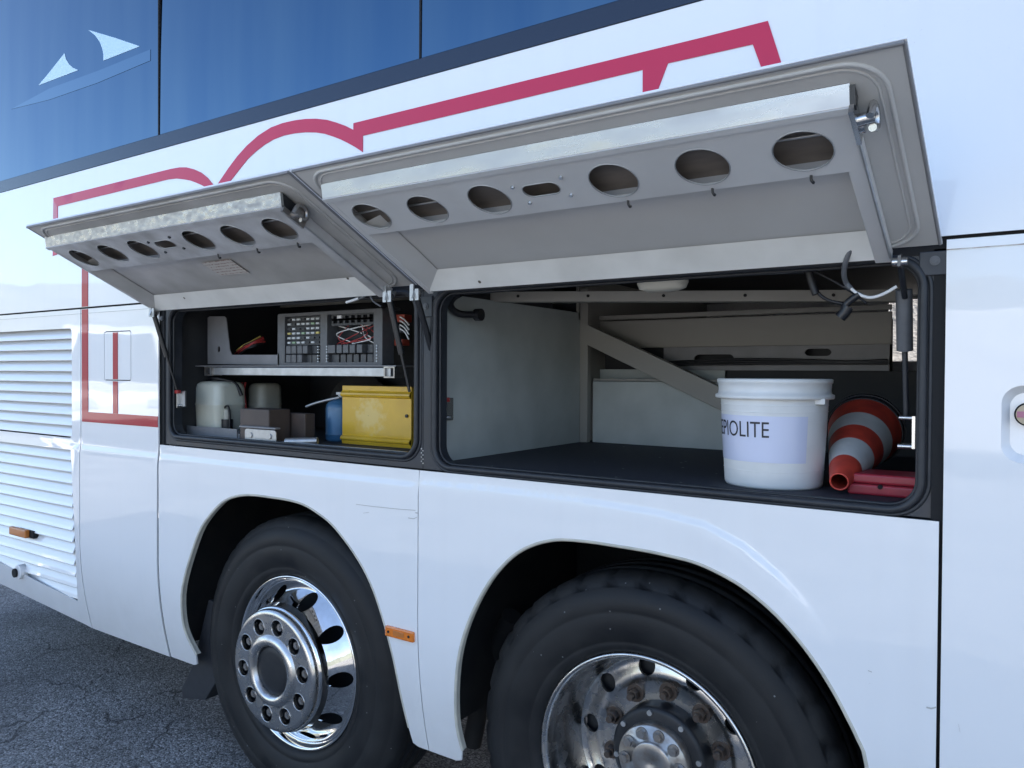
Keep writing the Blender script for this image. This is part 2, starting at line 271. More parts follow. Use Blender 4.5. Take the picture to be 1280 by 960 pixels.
class MB:
    def __init__(s): s.v = []; s.f = []; s.sm = []
    def add(s, vs, fs, smooth=False):
        k = len(s.v); s.v += [tuple(p) for p in vs]; s.f += [tuple(i + k for i in f) for f in fs]; s.sm += [smooth] * len(fs); return s
    def box(s, a, b):
        (x0, y0, z0), (x1, y1, z1) = a, b
        x0, x1 = min(x0, x1), max(x0, x1); y0, y1 = min(y0, y1), max(y0, y1); z0, z1 = min(z0, z1), max(z0, z1)
        v = [(x0,y0,z0),(x1,y0,z0),(x1,y1,z0),(x0,y1,z0),(x0,y0,z1),(x1,y0,z1),(x1,y1,z1),(x0,y1,z1)]
        return s.add(v, [(0,3,2,1),(4,5,6,7),(0,1,5,4),(1,2,6,5),(2,3,7,6),(3,0,4,7)])
    def hexa(s, bot, top):   # two quads, same winding (counter-clockwise seen from the top side)
        return s.add(list(bot) + list(top), [(3,2,1,0),(4,5,6,7),(0,1,5,4),(1,2,6,5),(2,3,7,6),(3,0,4,7)])
    def cyl(s, p0, p1, r0, r1=None, n=20, caps=True, smooth=True):
        r1 = r0 if r1 is None else r1
        p0, p1 = Vector(p0), Vector(p1); d = (p1 - p0).normalized()
        a = d.orthogonal().normalized(); b = d.cross(a)
        vs = []
        for p, r in ((p0, r0), (p1, r1)):
            for i in range(n):
                t = 2*math.pi*i/n; vs.append(p + a*(r*math.cos(t)) + b*(r*math.sin(t)))
        s.add(vs, [(i, (i+1) % n, n+(i+1) % n, n+i) for i in range(n)], smooth)
        if caps:
            s.add(vs[:n], [tuple(range(n-1, -1, -1))]); s.add(vs[n:], [tuple(range(n))])
        return s
    def tube(s, pts, r, n=8, closed=False, sub=1):
        pts = [Vector(p) for p in pts]
        if sub > 1: pts = spline(pts, sub, closed)
        m = len(pts); vs = []; a = None
        for i, p in enumerate(pts):
            if closed: d = (pts[(i+1) % m] - pts[i-1]).normalized()
            else: d = (pts[min(i+1, m-1)] - pts[max(i-1, 0)]).normalized()
            if a is None: a = d.orthogonal().normalized()
            a = (a - d*a.dot(d)).normalized(); b = d.cross(a)
            for k in range(n):
                t = 2*math.pi*k/n; vs.append(p + a*(r*math.cos(t)) + b*(r*math.sin(t)))
        fs = []
        for i in range(m if closed else m-1):
            j = (i+1) % m
            for k in range(n): fs.append((i*n+k, i*n+(k+1) % n, j*n+(k+1) % n, j*n+k))
        s.add(vs, fs, True)
        if not closed: s.add(vs[:n], [tuple(range(n-1, -1, -1))]); s.add(vs[-n:], [tuple(range(n))])
        return s
    def lathe(s, prof, c, axis='y', n=64, closed=False, mod=None, smooth=True):
        # prof: (r, h) pairs; axis y: h is the y coordinate; axis z: h is z
        vs = []; m = len(prof)
        for i in range(n):
            t = 2*math.pi*i/n
            for j, (r, h) in enumerate(prof):
                rr = mod(i, j, r) if mod else r
                if axis == 'y': vs.append((c[0] + rr*math.cos(t), h, c[2] + rr*math.sin(t)))
                else: vs.append((c[0] + rr*math.cos(t), c[1] + rr*math.sin(t), h))
        fs = []
        for i in range(n):
            k = (i+1) % n
            for j in range(m if closed else m-1):
                j2 = (j+1) % m
                fs.append((i*m+j, k*m+j, k*m+j2, i*m+j2) if axis == 'y' else (i*m+j, i*m+j2, k*m+j2, k*m+j)[::-1])
        return s.add(vs, fs, smooth)
    def prism(s, poly, a, b, f):   # polygon (2D) extruded between a and b; f(u, v, w) -> 3D
        n = len(poly)
        vs = [f(u, v, a) for u, v in poly] + [f(u, v, b) for u, v in poly]
        s.add(vs, [tuple(range(n)), tuple(range(2*n-1, n-1, -1))] + [(i, (i+1) % n + 0, n+(i+1) % n, n+i)[::-1] for i in range(n)])
        return s
    def plate(s, outer, holes=(), t=0.002, f=None, grid=None, depth=None, extra=(), smooth=None):
        vs, fs, bd = cdt(outer, holes, grid, extra)
        if depth is None: depth = lambda u, v: 0.0
        if smooth is None: smooth = grid is not None
        fr = [f(u, v, depth(u, v)) for u, v in vs]; bk = [f(u, v, depth(u, v) + t) for u, v in vs]
        s.add(fr, fs, smooth); s.add(bk, [q[::-1] for q in fs], smooth)
        for a, b in bd: s.add([fr[a], fr[b], bk[b], bk[a]], [(3, 2, 1, 0)])
        return s
    def xf(s, f): s.v = [tuple(f(Vector(p))) for p in s.v]; return s
    def mesh(s, name, origin=(0, 0, 0), bevel=0.0, recalc=True, seg=2):
        me = bpy.data.meshes.new(name); o = Vector(origin)
        me.from_pydata([tuple(Vector(p) - o) for p in s.v], [], s.f)
        for p, q in zip(me.polygons, s.sm): p.use_smooth = q
        bm = bmesh.new(); bm.from_mesh(me)
        if bevel: bmesh.ops.remove_doubles(bm, verts=bm.verts, dist=1e-5)
        if recalc: bmesh.ops.recalc_face_normals(bm, faces=bm.faces)
        if bevel:
            es = [e for e in bm.edges if len(e.link_faces) == 2 and e.calc_face_angle(0) > 0.5]
            bmesh.ops.bevel(bm, geom=es, offset=bevel, segments=seg, profile=0.5, affect='EDGES', clamp_overlap=True)
        bm.to_mesh(me); bm.free(); return me
    def build(s, name, m, parent=None, bevel=0.0, at=None, recalc=True, seg=2):
        pl = wloc(parent) if parent is not None else Vector((0, 0, 0))
        org = Vector(at) if at is not None else pl
        me = s.mesh(name, org, bevel, recalc, seg); me.materials.append(MATS[m])
        o = bpy.data.objects.new(name, me); C.objects.link(o)
        o.parent = parent; o.location = org - pl
        return o
def inst(o, parent, loc, rot=None, m=None):
    c = o.copy(); C.objects.link(c); c.parent = parent; c.location = Vector(loc) - wloc(parent)
    if rot is not None: c.rotation_euler = rot
    return c
def spline(pts, sub, closed=False):
    out = []; m = len(pts)
    for i in range(m if closed else m-1):
        g = (lambda k: pts[k % m]) if closed else (lambda k: pts[min(max(k, 0), m-1)])
        p0, p1, p2, p3 = g(i-1), g(i), g(i+1), g(i+2)
        for k in range(sub):
            t = k/sub
            out.append(0.5*((2*p1) + (p2-p0)*t + (2*p0-5*p1+4*p2-p3)*t*t + (3*p1-p0-3*p2+p3)*t**3))
    if not closed: out.append(pts[-1])
    return out
def inpoly(px, py, poly):
    x = poly[:, 0]; y = poly[:, 1]; x2 = np.roll(x, -1); y2 = np.roll(y, -1)
    res = np.zeros(px.shape, bool)
    for a, b, c, d in zip(x, y, x2, y2):
        if b == d: continue
        cond = (b > py) != (d > py)
        res ^= cond & (px < (c-a)*(py-b)/(d-b) + a)
    return res
def cdt(outer, holes=(), grid=None, extra=()):
    loops = [list(outer)] + [list(h) for h in holes]
    pts = []; edges = []
    for lp in loops:
        k = len(pts); pts += [Vector(p) for p in lp]; edges += [(k+i, k+(i+1) % len(lp)) for i in range(len(lp))]
    pts += [Vector(p) for p in extra]
    polys = [np.array([tuple(p) for p in lp], float) for lp in loops]
    if grid:
        gx, gz = grid; o = polys[0]
        xs = np.arange(o[:, 0].min()+gx/2, o[:, 0].max(), gx); zs = np.arange(o[:, 1].min()+gz/2, o[:, 1].max(), gz)
        X, Z = np.meshgrid(xs, zs); X = X.ravel(); Z = Z.ravel()
        ok = inpoly(X, Z, o)
        for h in polys[1:]: ok &= ~inpoly(X, Z, h)
        # keep clear of loop edges
        allp = np.concatenate([densify(p, min(gx, gz)*0.5) for p in polys] + ([np.array(extra, float)] if len(extra) else []))
        md = min(gx, gz)*0.45
        for a, b, k in zip(X, Z, ok):
            if k and ((allp[:, 0]-a)**2 + (allp[:, 1]-b)**2).min() > md*md: pts.append(Vector((a, b)))
    vs, es, fs, *_ = delaunay_2d_cdt(pts, edges, [], 0, 1e-6)
    V = np.array([tuple(v) for v in vs]); F = [tuple(f) for f in fs]
    cen = np.array([V[list(f)].mean(0) for f in F])
    ok = inpoly(cen[:, 0], cen[:, 1], polys[0])
    for h in polys[1:]: ok &= ~inpoly(cen[:, 0], cen[:, 1], h)
    F = [f for f, k in zip(F, ok) if k]
    cnt = {}
    for f in F:
        for i in range(3):
            a, b = f[i], f[(i+1) % 3]; cnt[(a, b)] = cnt.get((a, b), 0) + 1
    bd = [e for e in cnt if (e[1], e[0]) not in cnt]
    return [tuple(v) for v in V], F, bd
def densify(p, d):
    out = []
    for a, b in zip(p, np.roll(p, -1, 0)):
        n = max(1, int(np.hypot(*(b-a))/d)); out += [a + (b-a)*i/n for i in range(n)]
    return np.array(out)
def circle(cx, cz, r, n=24, rz=None):
    rz = r if rz is None else rz
    return [(cx + r*math.cos(2*math.pi*i/n), cz + rz*math.sin(2*math.pi*i/n)) for i in range(n)]
def rrect(x0, x1, z0, z1, r, n=6):
    out = []
    for cx, cz, a0 in ((x1-r, z0+r, -90), (x1-r, z1-r, 0), (x0+r, z1-r, 90), (x0+r, z0+r, 180)):
        for i in range(n+1):
            a = R_(a0 + 90*i/n); out.append((cx + r*math.cos(a), cz + r*math.sin(a)))
    return out
def side(u, v, d): return Vector((u, d, v))     # plate in the plane of the coach side

# ------------------------------------------------------------------ ground and far surroundings
g = MB(); g.add([(-900, -900, 0), (900, -900, 0), (900, 900, 0), (-900, 900, 0)], [(0, 1, 2, 3)])
tag(g.build('ground', 'asphalt'), kind='structure')
hm = MB(); N = 220; rows = ((230, 0.0), (265, .30), (300, .62), (335, .85), (370, 1.0), (420, .8), (480, -0.02))
rs = random.Random(3); ph = [rs.uniform(0, 6.28) for _ in range(12)]
hv = []
for i in range(N):
    a = 2*math.pi*i/N
    prof = 43 + 5*math.sin(3*a+ph[0]) + 3.5*math.sin(7*a+ph[1]) + 2*math.sin(13*a+ph[2])
    for j, (rad, k) in enumerate(rows):
        jag = (1.3*math.sin(31*a+ph[3]+j) + 1.2*math.sin(53*a+ph[4]+2*j) + rs.uniform(-1.0, 1.0)) * k
        hv.append((rad*math.cos(a), rad*math.sin(a), prof*k + jag - 0.05))
nr = len(rows)
hm.add(hv, [(i*nr+j, ((i+1) % N)*nr+j, ((i+1) % N)*nr+j+1, i*nr+j+1) for i in range(N) for j in range(nr-1)])
tag(hm.build('hill', 'hill_green'), kind='structure')
bk = MB()
bv = []
for i in range(60):
    x = -14 + i*0.5
    for j in range(16):
        t = j/15
        bv.append((x, 5.2 + 5.0*t, 3.4*t**0.9 + rs.uniform(-.05, .05)*(0 < j) - 0.03*(j == 0)))
bk.add(bv, [(i*16+j, (i+1)*16+j, (i+1)*16+j+1, i*16+j+1) for i in range(59) for j in range(15)])
tag(bk.build('gravel_bank', 'gravel'), kind='structure')

# ------------------------------------------------------------------ the coach
coach = empty('coach', (-1.5, 1.25, 0), 'white coach with red outlined lettering and two luggage hatches raised', 'bus')
Z_GAP, Z_SILL, Z_WIN, Z_BOT = 1.832, 1.25, 2.453, 0.372
X_GR, X_BL, X_BM, X_BR = -3.562, -2.946, -1.55, -0.146     # vertical seams
crR = XZ([(525, 602), (640, 614), (740, 627), (820, 640), (880, 655), (930, 682), (975, 720), (1010, 757), (1038, 797), (1055, 832)])
crx = [p[0] for p in crR]; crz = [p[1] for p in crR]
def ss(a, b, t):
    t = min(1, max(0, (t-a)/(b-a))); return t*t*(3-2*t)
def body(x, z):
    y = 0.0
    if z < 0.80: y += 0.055*((0.80-z)/0.43)**2
    if z > Z_GAP: y += 0.006*((z-Z_GAP)/0.62)**2
    if X_BM < x < X_BR and z < Z_SILL:
        k = 0.006
        if x > crx[-1]: d = -1; k = 0
        else:
            i = np.searchsorted(crx, x); i = min(max(i, 1), len(crx)-1)
            zc = crz[i-1] + (crz[i]-crz[i-1])*(x-crx[i-1])/(crx[i]-crx[i-1])
            sl = (crz[i]-crz[i-1])/(crx[i]-crx[i-1]); d = (zc - z)/math.hypot(1, sl)
            k *= 1 - ss(crx[-1]-0.16, crx[-1], x)
        y -= k*ss(-0.012, 0.012, d)
    elif z < 1.6 and x < X_BM:
        zc = 1.205
        y -= 0.006*ss(-0.012, 0.012, zc - z) - 0.003*math.exp(-((z-zc-0.03)/0.008)**2)*0
    return y
def panel(name, outer, holes=(), grid=(0.05, 0.02), t=0.006, parent=coach, m='white_paint', off=0.0, extra=()):
    outer = densify(np.array(outer, float), 0.04).tolist()
    return MB().plate(outer, holes, t, side, grid, lambda u, v: body(u, v)+off, extra).build(name, m, parent)
def rect(x0, x1, z0, z1): return [(x0, z0), (x1, z0), (x1, z1), (x0, z1)]
def creaserows(x0, x1, dx=0.02):
    return [(x, 1.205 + d) for x in np.arange(x0+.02, x1-.01, dx) for d in (-.013, -.008, -.003, .003, .008, .013)]
G = 0.0035
panel('upper_panel', rect(-5.4, 7.0, Z_GAP+0.004, Z_WIN), grid=(0.12, 0.06))
# grille door panel with two louvred openings
gz0l = PY(0, 700, .03)
gslope = (PY(0, 700, .03).z - 0.482) / (PY(0, 700, .03).x + 3.641)
def gbot(x): return 0.482 + gslope*(x + 3.641)
XG0, XG1 = -4.95, -3.642
upO = rrect(XG0, XG1, 1.240, 1.744, 0.022)
loO = [(XG0, gbot(XG0)), (XG1, 0.482), (XG1, 1.187), (XG0, 1.187)]
bs = [PY(0, 728, .04), PY(104, 782, .05)]
bsl = (bs[0].z - 0.372)/(bs[0].x - (-3.62))
panel('grille_surround', [(-5.06, 0.372+bsl*(-5.06+3.62)), (-3.62, 0.372), (X_GR-G, 0.365), (X_GR-G, Z_GAP-0.004), (-5.06, Z_GAP-0.004)], [upO, loO], grid=(0.08, 0.03), extra=creaserows(-3.63, X_GR)+creaserows(-5.0, XG0))
panel('corner_panel', rect(-5.4, -5.066, 0.50, Z_GAP-0.004), grid=(0.1, 0.05))
# fuel flap panel
ff = rrect(-3.365, -3.15, 1.508, 1.722, 0.012)
ffi = rrect(-3.361, -3.154, 1.512, 1.718, 0.010)
panel('flank_panel', [(X_GR+G, 0.365), (X_BL-.007, 0.362), (X_BL-.006, 0.9), (X_BL-G, 1.25), (X_BL-G, Z_GAP-0.004), (X_GR+G, Z_GAP-0.004)], [ff], grid=(0.05, 0.02), extra=creaserows(X_GR, X_BL))
fuel = panel('fuel_flap', ffi, grid=(0.05, 0.05))
# wheel arch panels
a1 = XZ([(234, 822), (227, 800), (224, 780), (226, 745), (234, 712), (249, 667), (261, 647), (275, 631), (287, 623), (301, 619), (318, 618.5), (335, 620.6), (358, 624), (380, 630), (400, 642), (417, 656), (437, 681), (455, 709), (468, 737), (477.5, 765), (486, 797), (492.5, 832), (497, 875), (501, 915)])
a2 = XZ([(567, 945), (564, 911), (567, 866), (573, 824), (582, 790), (595, 758), (612, 728), (630, 706), (647, 691), (665, 681.6), (684, 676), (704, 674), (736, 676.5), (770, 681.6), (806, 687.5), (840, 694.7), (868, 702), (892, 712), (920, 727), (945, 745), (972, 769), (997, 797.5), (1020, 829), (1041, 863), (1058, 895), (1072, 924), (1083, 958)])
a2 += [(-0.262, 0.50), (-0.252, 0.43)]
def dense_curve(p, k=3): return [tuple(v)[:2] for v in spline([Vector((a, b, 0)) for a, b in p], k)]
A1, A2 = dense_curve(a1), dense_curve(a2)
def archpanel(name, x0, x1, arc, zb0, zb1):
    out = [(x0, zb0), (arc[0][0]-0.03, zb0), (arc[0][0]-0.008, zb0+.008)] + arc + [(arc[-1][0]+0.008, zb1+0.008), (arc[-1][0]+0.03, zb1), (x1, zb1), (x1, Z_SILL), (x0, Z_SILL)]
    ex = creaserows(x0, x1) if x0 < X_BM-.1 else [(a, b+d) for (a, b) in dense_curve(crR, 10)[1:-1] for d in (-.013, -.008, -.003, .003, .008, .013)]
    ex = [e for e in ex if x0+.01 < e[0] < x1-.01]
    pn = panel(name, out, grid=(0.025, 0.02), extra=ex)
    # beige rolled lip along the arch edge
    lip = MB(); pts = [Vector((a, body(a, b)+0.004, b)) for a, b in arc]
    lip.tube(pts, 0.0055, 8)
    lb = MB(); k = []
    for a, b in arc: k += [(a, body(a, b)+0.003, b), (a, body(a, b)+0.024, b)]
    lip.add(k, [(2*i, 2*i+2, 2*i+3, 2*i+1) for i in range(len(arc)-1)], True)
    lip.build('arch_lip', 'arch_beige', pn)
    return pn
mat('arch_beige', (0.58, 0.55, 0.46), 0.5, noise=0.5, nscale=20, col2=(0.3, 0.29, 0.26))
archpanel('wheel_arch_panel', X_BL+.007, X_BM-G/2, A1, 0.365, 0.362)
archpanel('wheel_arch_panel', X_BM+G/2, X_BR-G, A2, 0.362, 0.362)
# front flank with a recessed lock and the front wheel arch (beyond the frame)
rc = rrect(-0.044, 0.10, 1.380, 1.532, 0.036, 8)
A3 = [(4.3-0.66*math.cos(math.pi*i/24), 0.45 + 0.66*math.sin(math.pi*i/24)) for i in range(25)]
fp = [(X_BR+G, 0.362), (4.3-.66, 0.362)] + A3 + [(4.3+.66, 0.362), (7.0, 0.362), (7.0, Z_GAP-0.004), (X_BR+G, Z_GAP-0.004)]
fpan = panel('flank_panel', fp, [rc], grid=(0.10, 0.05))
rcw = MB(); inner = rrect(-0.030, 0.086, 1.394, 1.518, 0.028, 8)
k = [Vector((a, 0.001, b)) for a, b in rc] + [Vector((a, 0.020, b)) for a, b in inner]
n_ = len(rc); rcw.add(k, [(i, (i+1) % n_, n_+(i+1) % n_, n_+i) for i in range(n_)], True)
rcw.add([Vector((a, 0.020, b)) for a, b in inner], [tuple(range(n_))])
rcw.build('lock_recess', 'white_paint', fpan)
lc = PY(1282, 518, 0.012)
MB().cyl((lc.x+.004, .020, lc.z), (lc.x+.004, .006, lc.z), 0.023, n=32).build('lock_ring', 'seam_black', fpan)
MB().cyl((lc.x+.004, .0065, lc.z), (lc.x+.004, .003, lc.z), 0.020, n=32).build('lock_face', 'tan_lock', fpan)
MB().box((lc.x-.014, .0035, lc.z-.006), (lc.x+.022, .0005, lc.z+.006)).build('lock_bar', 'pink_lock', fpan)
# dark backing behind the seams
sb = MB()
sb.box((-5.4, .012, Z_GAP-.03), (7.0, .03, Z_GAP+.03))
for x, z0, z1 in ((X_GR, .38, Z_GAP), (X_BL, .38, Z_GAP), (X_BM, .38, Z_SILL), (X_BR, .38, Z_GAP), (-5.063, .5, Z_GAP)):
    pts = [.38, .45, .55, .65, .8, z1-.02]
    for a, b in zip(pts[:-1], pts[1:]):
        ya = 0.012 + max(body(x-.02, a), body(x-.02, b))
        sb.box((x-.02, ya, a), (x+.02, ya+.02, b))
sb.box((-3.38, .012, 1.49), (-3.13, .03, 1.74))
sb.build('seam_backing', 'seam_black', coach)
# silver drip strips just under the long seam
MB().box((X_BR+.004, -.0015, Z_GAP-.0255), (7, .004, Z_GAP-.0235)).build('trim_line', 'dull_alloy', coach)
MB().box((-5.0, -.0015, Z_GAP-.0255), (X_BL-.01, .004, Z_GAP-.0235)).build('trim_line', 'galv', coach)
# fixed glazing
mul = [-6.2, -5.4+.0, PY(197, 100).x, PY(524, 40).x, 0.15, 1.85, 3.55, 5.25, 7.0]
mul = [-5.4, PY(197, 100).x, PY(524, 40).x, -0.16, 1.24, 2.64, 4.04, 5.44, 7.0]
MB().box((-5.4, .004, Z_WIN+.002), (7.0, .02, Z_WIN+.058)).build('window_border', 'glass_border', coach)
for a, b in zip(mul[:-1], mul[1:]):
    o = MB().plate(densify(np.array(rect(a+.005, b-.005, Z_WIN+.060, 3.80)), .3).tolist(), (), .006, side, (0.12, 0.1), lambda u, v: .006+.01*((v-2.5)/.8)**2).build('window', 'tint_glass', coach)
    MB().box((a-.003, .003, Z_WIN+.060), (a+.003, .014, 3.80)).build('window_gasket', 'seam_black', coach)
d1 = XZ([(46, 106), (60, 89), (78, 65.6), (80, 73), (84, 79.5), (89, 84), (95.6, 87)])
d2 = XZ([(107.6, 36.4), (140, 46), (172.5, 57), (150, 66), (127, 75), (127, 67), (125.6, 60), (122, 51), (116, 43)])
for d in (d1, d2):
    MB().prism(d, 0.0, 0.001, lambda u, v, t: Vector((u, t+.0046+.01*((v-2.5)/.8)**2, v))).build('window_decal_or_reflection', 'decal_pale', coach)
reflection_band = XZ([(12, 136), (60, 110), (120, 88), (186, 61), (186, 75), (120, 103), (60, 124)])  # pale reflection across the glass, painted as a lighter film
MB().prism(reflection_band, 0.0, 0.001, lambda u, v, t: Vector((u, t+.0046+.01*((v-2.5)/.8)**2, v))).build('window_decal_or_reflection', 'reflection_pale', coach)
# roof, floor pan, ends and far side
MB().plate(rrect(.045, 2.5, 3.60, 3.90, .12, 8), (), 12.4, lambda u, v, d: Vector((-5.4+d, u, v))).build('roof', 'white_paint', coach)
far = MB().plate(rect(-5.4, 7.0, .37, 3.65), [rect(-.59, -.16, 1.622, 1.93), rect(-2.9, -.2, .36+.012, 1.1)], .02, lambda u, v, d: Vector((u, 2.5-d, v))).build('far_side', 'white_paint', coach)
MB().box((-5.42, .03, .5), (-5.38, 2.48, 3.65)).build('rear_end', 'white_paint', coach)
MB().box((6.98, .03, .37), (7.02, 2.48, 3.65)).build('front_end', 'white_paint', coach)
ch = MB()
ch.box((-5.35, .10, .42), (-2.96, 2.45, .46)); ch.box((-.14, .10, .42), (3.5, 2.45, .46)); ch.box((5.1, .1, .42), (6.95, 2.45, .46))
ch.box((-2.95, .06, 1.222), (-.15, 2.45, 1.238))                 # wheel house top
ch.box((-2.96, .06, .40), (-2.935, 2.45, 1.22)); ch.box((-.155, .06, .40), (-.13, 2.45, 1.22))
ch.box((-2.93, .95, .30), (-.16, .97, 1.22))
ch.box((-1.58, .10, .42), (-1.52, .94, 1.22))
ch.box((3.6, .95, .3), (5.0, .97, 1.2)); ch.box((3.58, .06, .4), (3.6, 2.4, 1.2)); ch.box((5.0, .06, .4), (5.02, 2.4, 1.2)); ch.box((3.55, .06, 1.2), (5.05, 2.4, 1.22))
ch.box((-5.3, .06, 2.0), (6.9, 2.45, 2.02))
ch.build('wheel_housing', 'well_black', coach)
# axle and suspension seen in the gap between tyre and arch
su = MB(); su.tube([PY(640, 770, .35), PY(612, 830, .4), PY(600, 880, .45), (PY(590, 930, .45))], .035, 10, sub=4)
su.build('suspension_arm', 'well_black', coach)
MB().cyl((-2.214, .3, .49), (-2.214, .96, .49), .07).build('axle', 'well_black', coach)
MB().cyl((-.84, .3, .49), (-.84, .96, .49), .09).build('axle', 'well_black', coach)

# ------------------------------------------------------------------ red outlined lettering on the upper panel and flank
def film(name, poly, m, off=-.0022):
    poly = densify(np.array(poly, float), .06).tolist()
    MB().plate(poly, (), .0018, side, (0.12, 0.08), lambda u, v: body(u, v)+off, smooth=True).build(name, m, coach)
s1 = [(66, 247.5), (140, 229), (213.7, 210.7), (224, 209), (232.5, 209), (242, 211.5), (251, 215.6), (259, 222), (268, 233), (290, 258), (272, 258), (264, 243), (257, 234), (250, 230.5), (244, 228), (237, 225.5), (229, 224), (220, 223), (210, 224), (140, 241), (71.5, 257.6), (71.5, 318), (66, 320)]
s2 = [(262, 258), (267, 241), (272, 229.5), (285, 210), (296, 195), (307.5, 182), (322, 169), (337.5, 159), (352, 153.5), (367.5, 150), (381, 148.3), (394, 148), (408, 149.5), (420, 153), (431, 157), (441, 162), (441, 153.7), (660, 99.5), (880, 45.7), (959.4, 25.5), (968, 52), (986, 108), (958, 108), (952, 86), (940.6, 55), (834.5, 78.7), (820.6, 116), (812, 136), (803, 136), (803, 87), (630, 128), (453, 169.5), (453, 190), (444, 184), (435, 179), (426, 174.5), (416, 170.6), (405, 167), (394, 165.3), (381, 165), (367.5, 166.3), (354, 169), (341, 174), (330, 180.5), (319, 189), (309, 198.5), (300, 210), (285, 229.5), (276, 248), (272, 258)]
film('lettering_outline', XZ(s1), 'red_film'); film('lettering_outline', XZ(s2), 'red_film')
xs0, xs1 = PY(102.8, 440).x, PY(110.3, 440).x
film('lettering_outline', rect(xs0, xs1, Z_GAP+.006, PY(105, 300).z), 'red_stripe')
zb = PY(150, 530.5).z; zt = PY(150, 517.5).z
film('lettering_outline', [(xs0, zb), (X_BL-.006, zb), (X_BL-.006, zt), (xs1, zt), (xs1, Z_GAP-.006), (xs0, Z_GAP-.006)], 'red_stripe')
fx0, fx1 = PY(141.6, 450).x, PY(147.4, 450).x
film('lettering_outline', rect(fx0, fx1, 1.514, 1.716), 'red_stripe')
film('lettering_outline', rect(fx0, fx1, zt+.0005, 1.505), 'red_stripe')

for pts, wd in (([(447, 630), (470, 633), (500, 636), (521, 637.5)], .0016), ([(512, 647), (519, 648), (523, 646)], .002), ([(524, 641), (521, 640.5)], .003), ([(456, 641), (463, 640)], .0012), ([(1158, 884), (1164, 885.5), (1170, 884)], .003), ([(1085, 838), (1090, 840)], .0015), ([(1198, 905), (1200, 915)], .0015)):
    P3 = [PY(*p) for p in pts]
    up = [(p.x, p.z+wd/2) for p in P3]; dn = [(p.x, p.z-wd/2) for p in P3][::-1]
    MB().plate(dn[::-1]+up[::-1], (), .0006, side, None, lambda u, v: body(u, v)-.0012).build('scuff_mark', 'scuff_grey', coach)
# ------------------------------------------------------------------ louvred grille
gr = MB()
gr.box((-5.0, .06, .50), (-3.60, .07, 1.80)); gr.build('grille_backing', 'seam_black', coach)
grille = MB().plate(rect(XG0-.03, XG1+.03, 1.19, 1.235), (), .02, side, None, lambda u, v: .02).build('louvre_grille', 'white_paint', coach)
def slat(z, x0, x1, h, dz, tilt=0.0, y0=0.006):
    b = MB()
    ya = lambda zz: body(-4, zz)
    prof = [(.027, z+h*1.05), (.008, z+h*.36), (.0030, z+h*.12), (.0035, z+.003), (.008, z+.002), (.012, z+h*.25), (.032, z+h*1.07)]
    yy = ya(z)
    prof = [(y+yy+y0-.004, zz) for y, zz in prof]
    n = len(prof)
    vs = [(x0, y, zz) for y, zz in prof] + [(x1, y, zz + tilt) for y, zz in prof]
    b.add(vs, [(i, (i+1) % n, n+(i+1) % n, n+i) for i in range(n)] + [tuple(range(n-1, -1, -1)), tuple(range(n, 2*n))])
    return b.build('slat', 'white_paint', grille)
for i in range(10): slat(1.243 + i*.0502, XG0+.002, XG1-.002, .0502, 0)
for i in range(13):
    z = 0.486 + i*.0540
    xs = XG1
    while xs > XG0+.05 and gbot(xs-.02) < z+.004: xs -= .02
    slat(z, max(xs, XG0+.002) if gslope > 0 else XG0+.002, XG1-.002, .054, 0)
ml = PY(24.5, 665, -.015)
mk = MB().box((ml.x-.085, -.028, ml.z-.020), (ml.x+.085, -.006, ml.z+.020)).build('marker_lamp', 'amber_dull', coach, bevel=.005)
MB().box((ml.x-.03, -.006, ml.z-.02), (ml.x+.12, .04, ml.z+.016)).build('lamp_bracket', 'seam_black', mk)
lt = PY(25, 716, .02)
la = MB().cyl((lt.x+.02, body(-4, .56)-.012, lt.z+.01), (lt.x+.02, .05, lt.z+.01), .036, n=24).build('grille_latch', 'white_paint', coach, bevel=.003)
MB().cyl((lt.x+.005, body(-4, .56)-.022, lt.z+.005), (lt.x+.005, .03, lt.z+.005), .022, n=20).build('latch_button', 'seam_black', la)
# side marker lamp beside the seam
m0, m1 = PY(484.5, 780), PY(520, 803)
mk = MB().box((m0.x, -.014, (m0.z+m1.z)/2-.0165), (m1.x-.001, .004, (m0.z+m1.z)/2+.0165)).build('marker_lamp', 'amber', coach, bevel=.004)
zc = (m0.z+m1.z)/2
for x in (m0.x+.016, m1.x-.018): MB().cyl((x, -.0155, zc), (x, -.01, zc), .0042, n=14).build('screw', 'seam_black', mk)
MB().box((m0.x+.036, -.0152, zc-.008), (m1.x-.038, -.010, zc+.008)).build('lens_mark', 'amber_dull', mk, bevel=.001)

# ------------------------------------------------------------------ wheels
def tyre(xc, zc, yf, lug):
    n = 192
    prof = [(.306, .02), (.316, .008), (.322, -.004), (.330, -.010), (.345, -.016), (.349, -.014), (.352, -.017), (.39, -.024), (.425, -.026), (.429, -.024), (.433, -.026), (.462, -.022), (.490, -.010), (.4935, -.0055), (.497, -.004), (.512, .006), (.522, .016), (.528, .028),
            (.530, .05), (.530, .058), (.519, .060), (.519, .068), (.530, .070), (.531, .112), (.519, .114), (.519, .124), (.531, .126), (.531, .168), (.519, .170), (.519, .180), (.530, .182), (.529, .23), (.522, .25), (.50, .27), (.42, .285), (.33, .27), (.306, .25)]
    def mod(i, j, r):
        if lug and 14 <= j <= 18 and (i % 6) == 0: return r - .0085
        if not lug and 15 <= j <= 17 and (i % 4) == 0: return r - .003
        return r
    b = MB().lathe([(r, h+yf) for r, h in prof], (xc, 0, zc), n=n, closed=True, mod=mod)
    def squash(p):
        p = Vector(p)
        if p.z < .003: p.z = .003 + (p.z-.003)*.05
        return p
    return b.xf(squash)
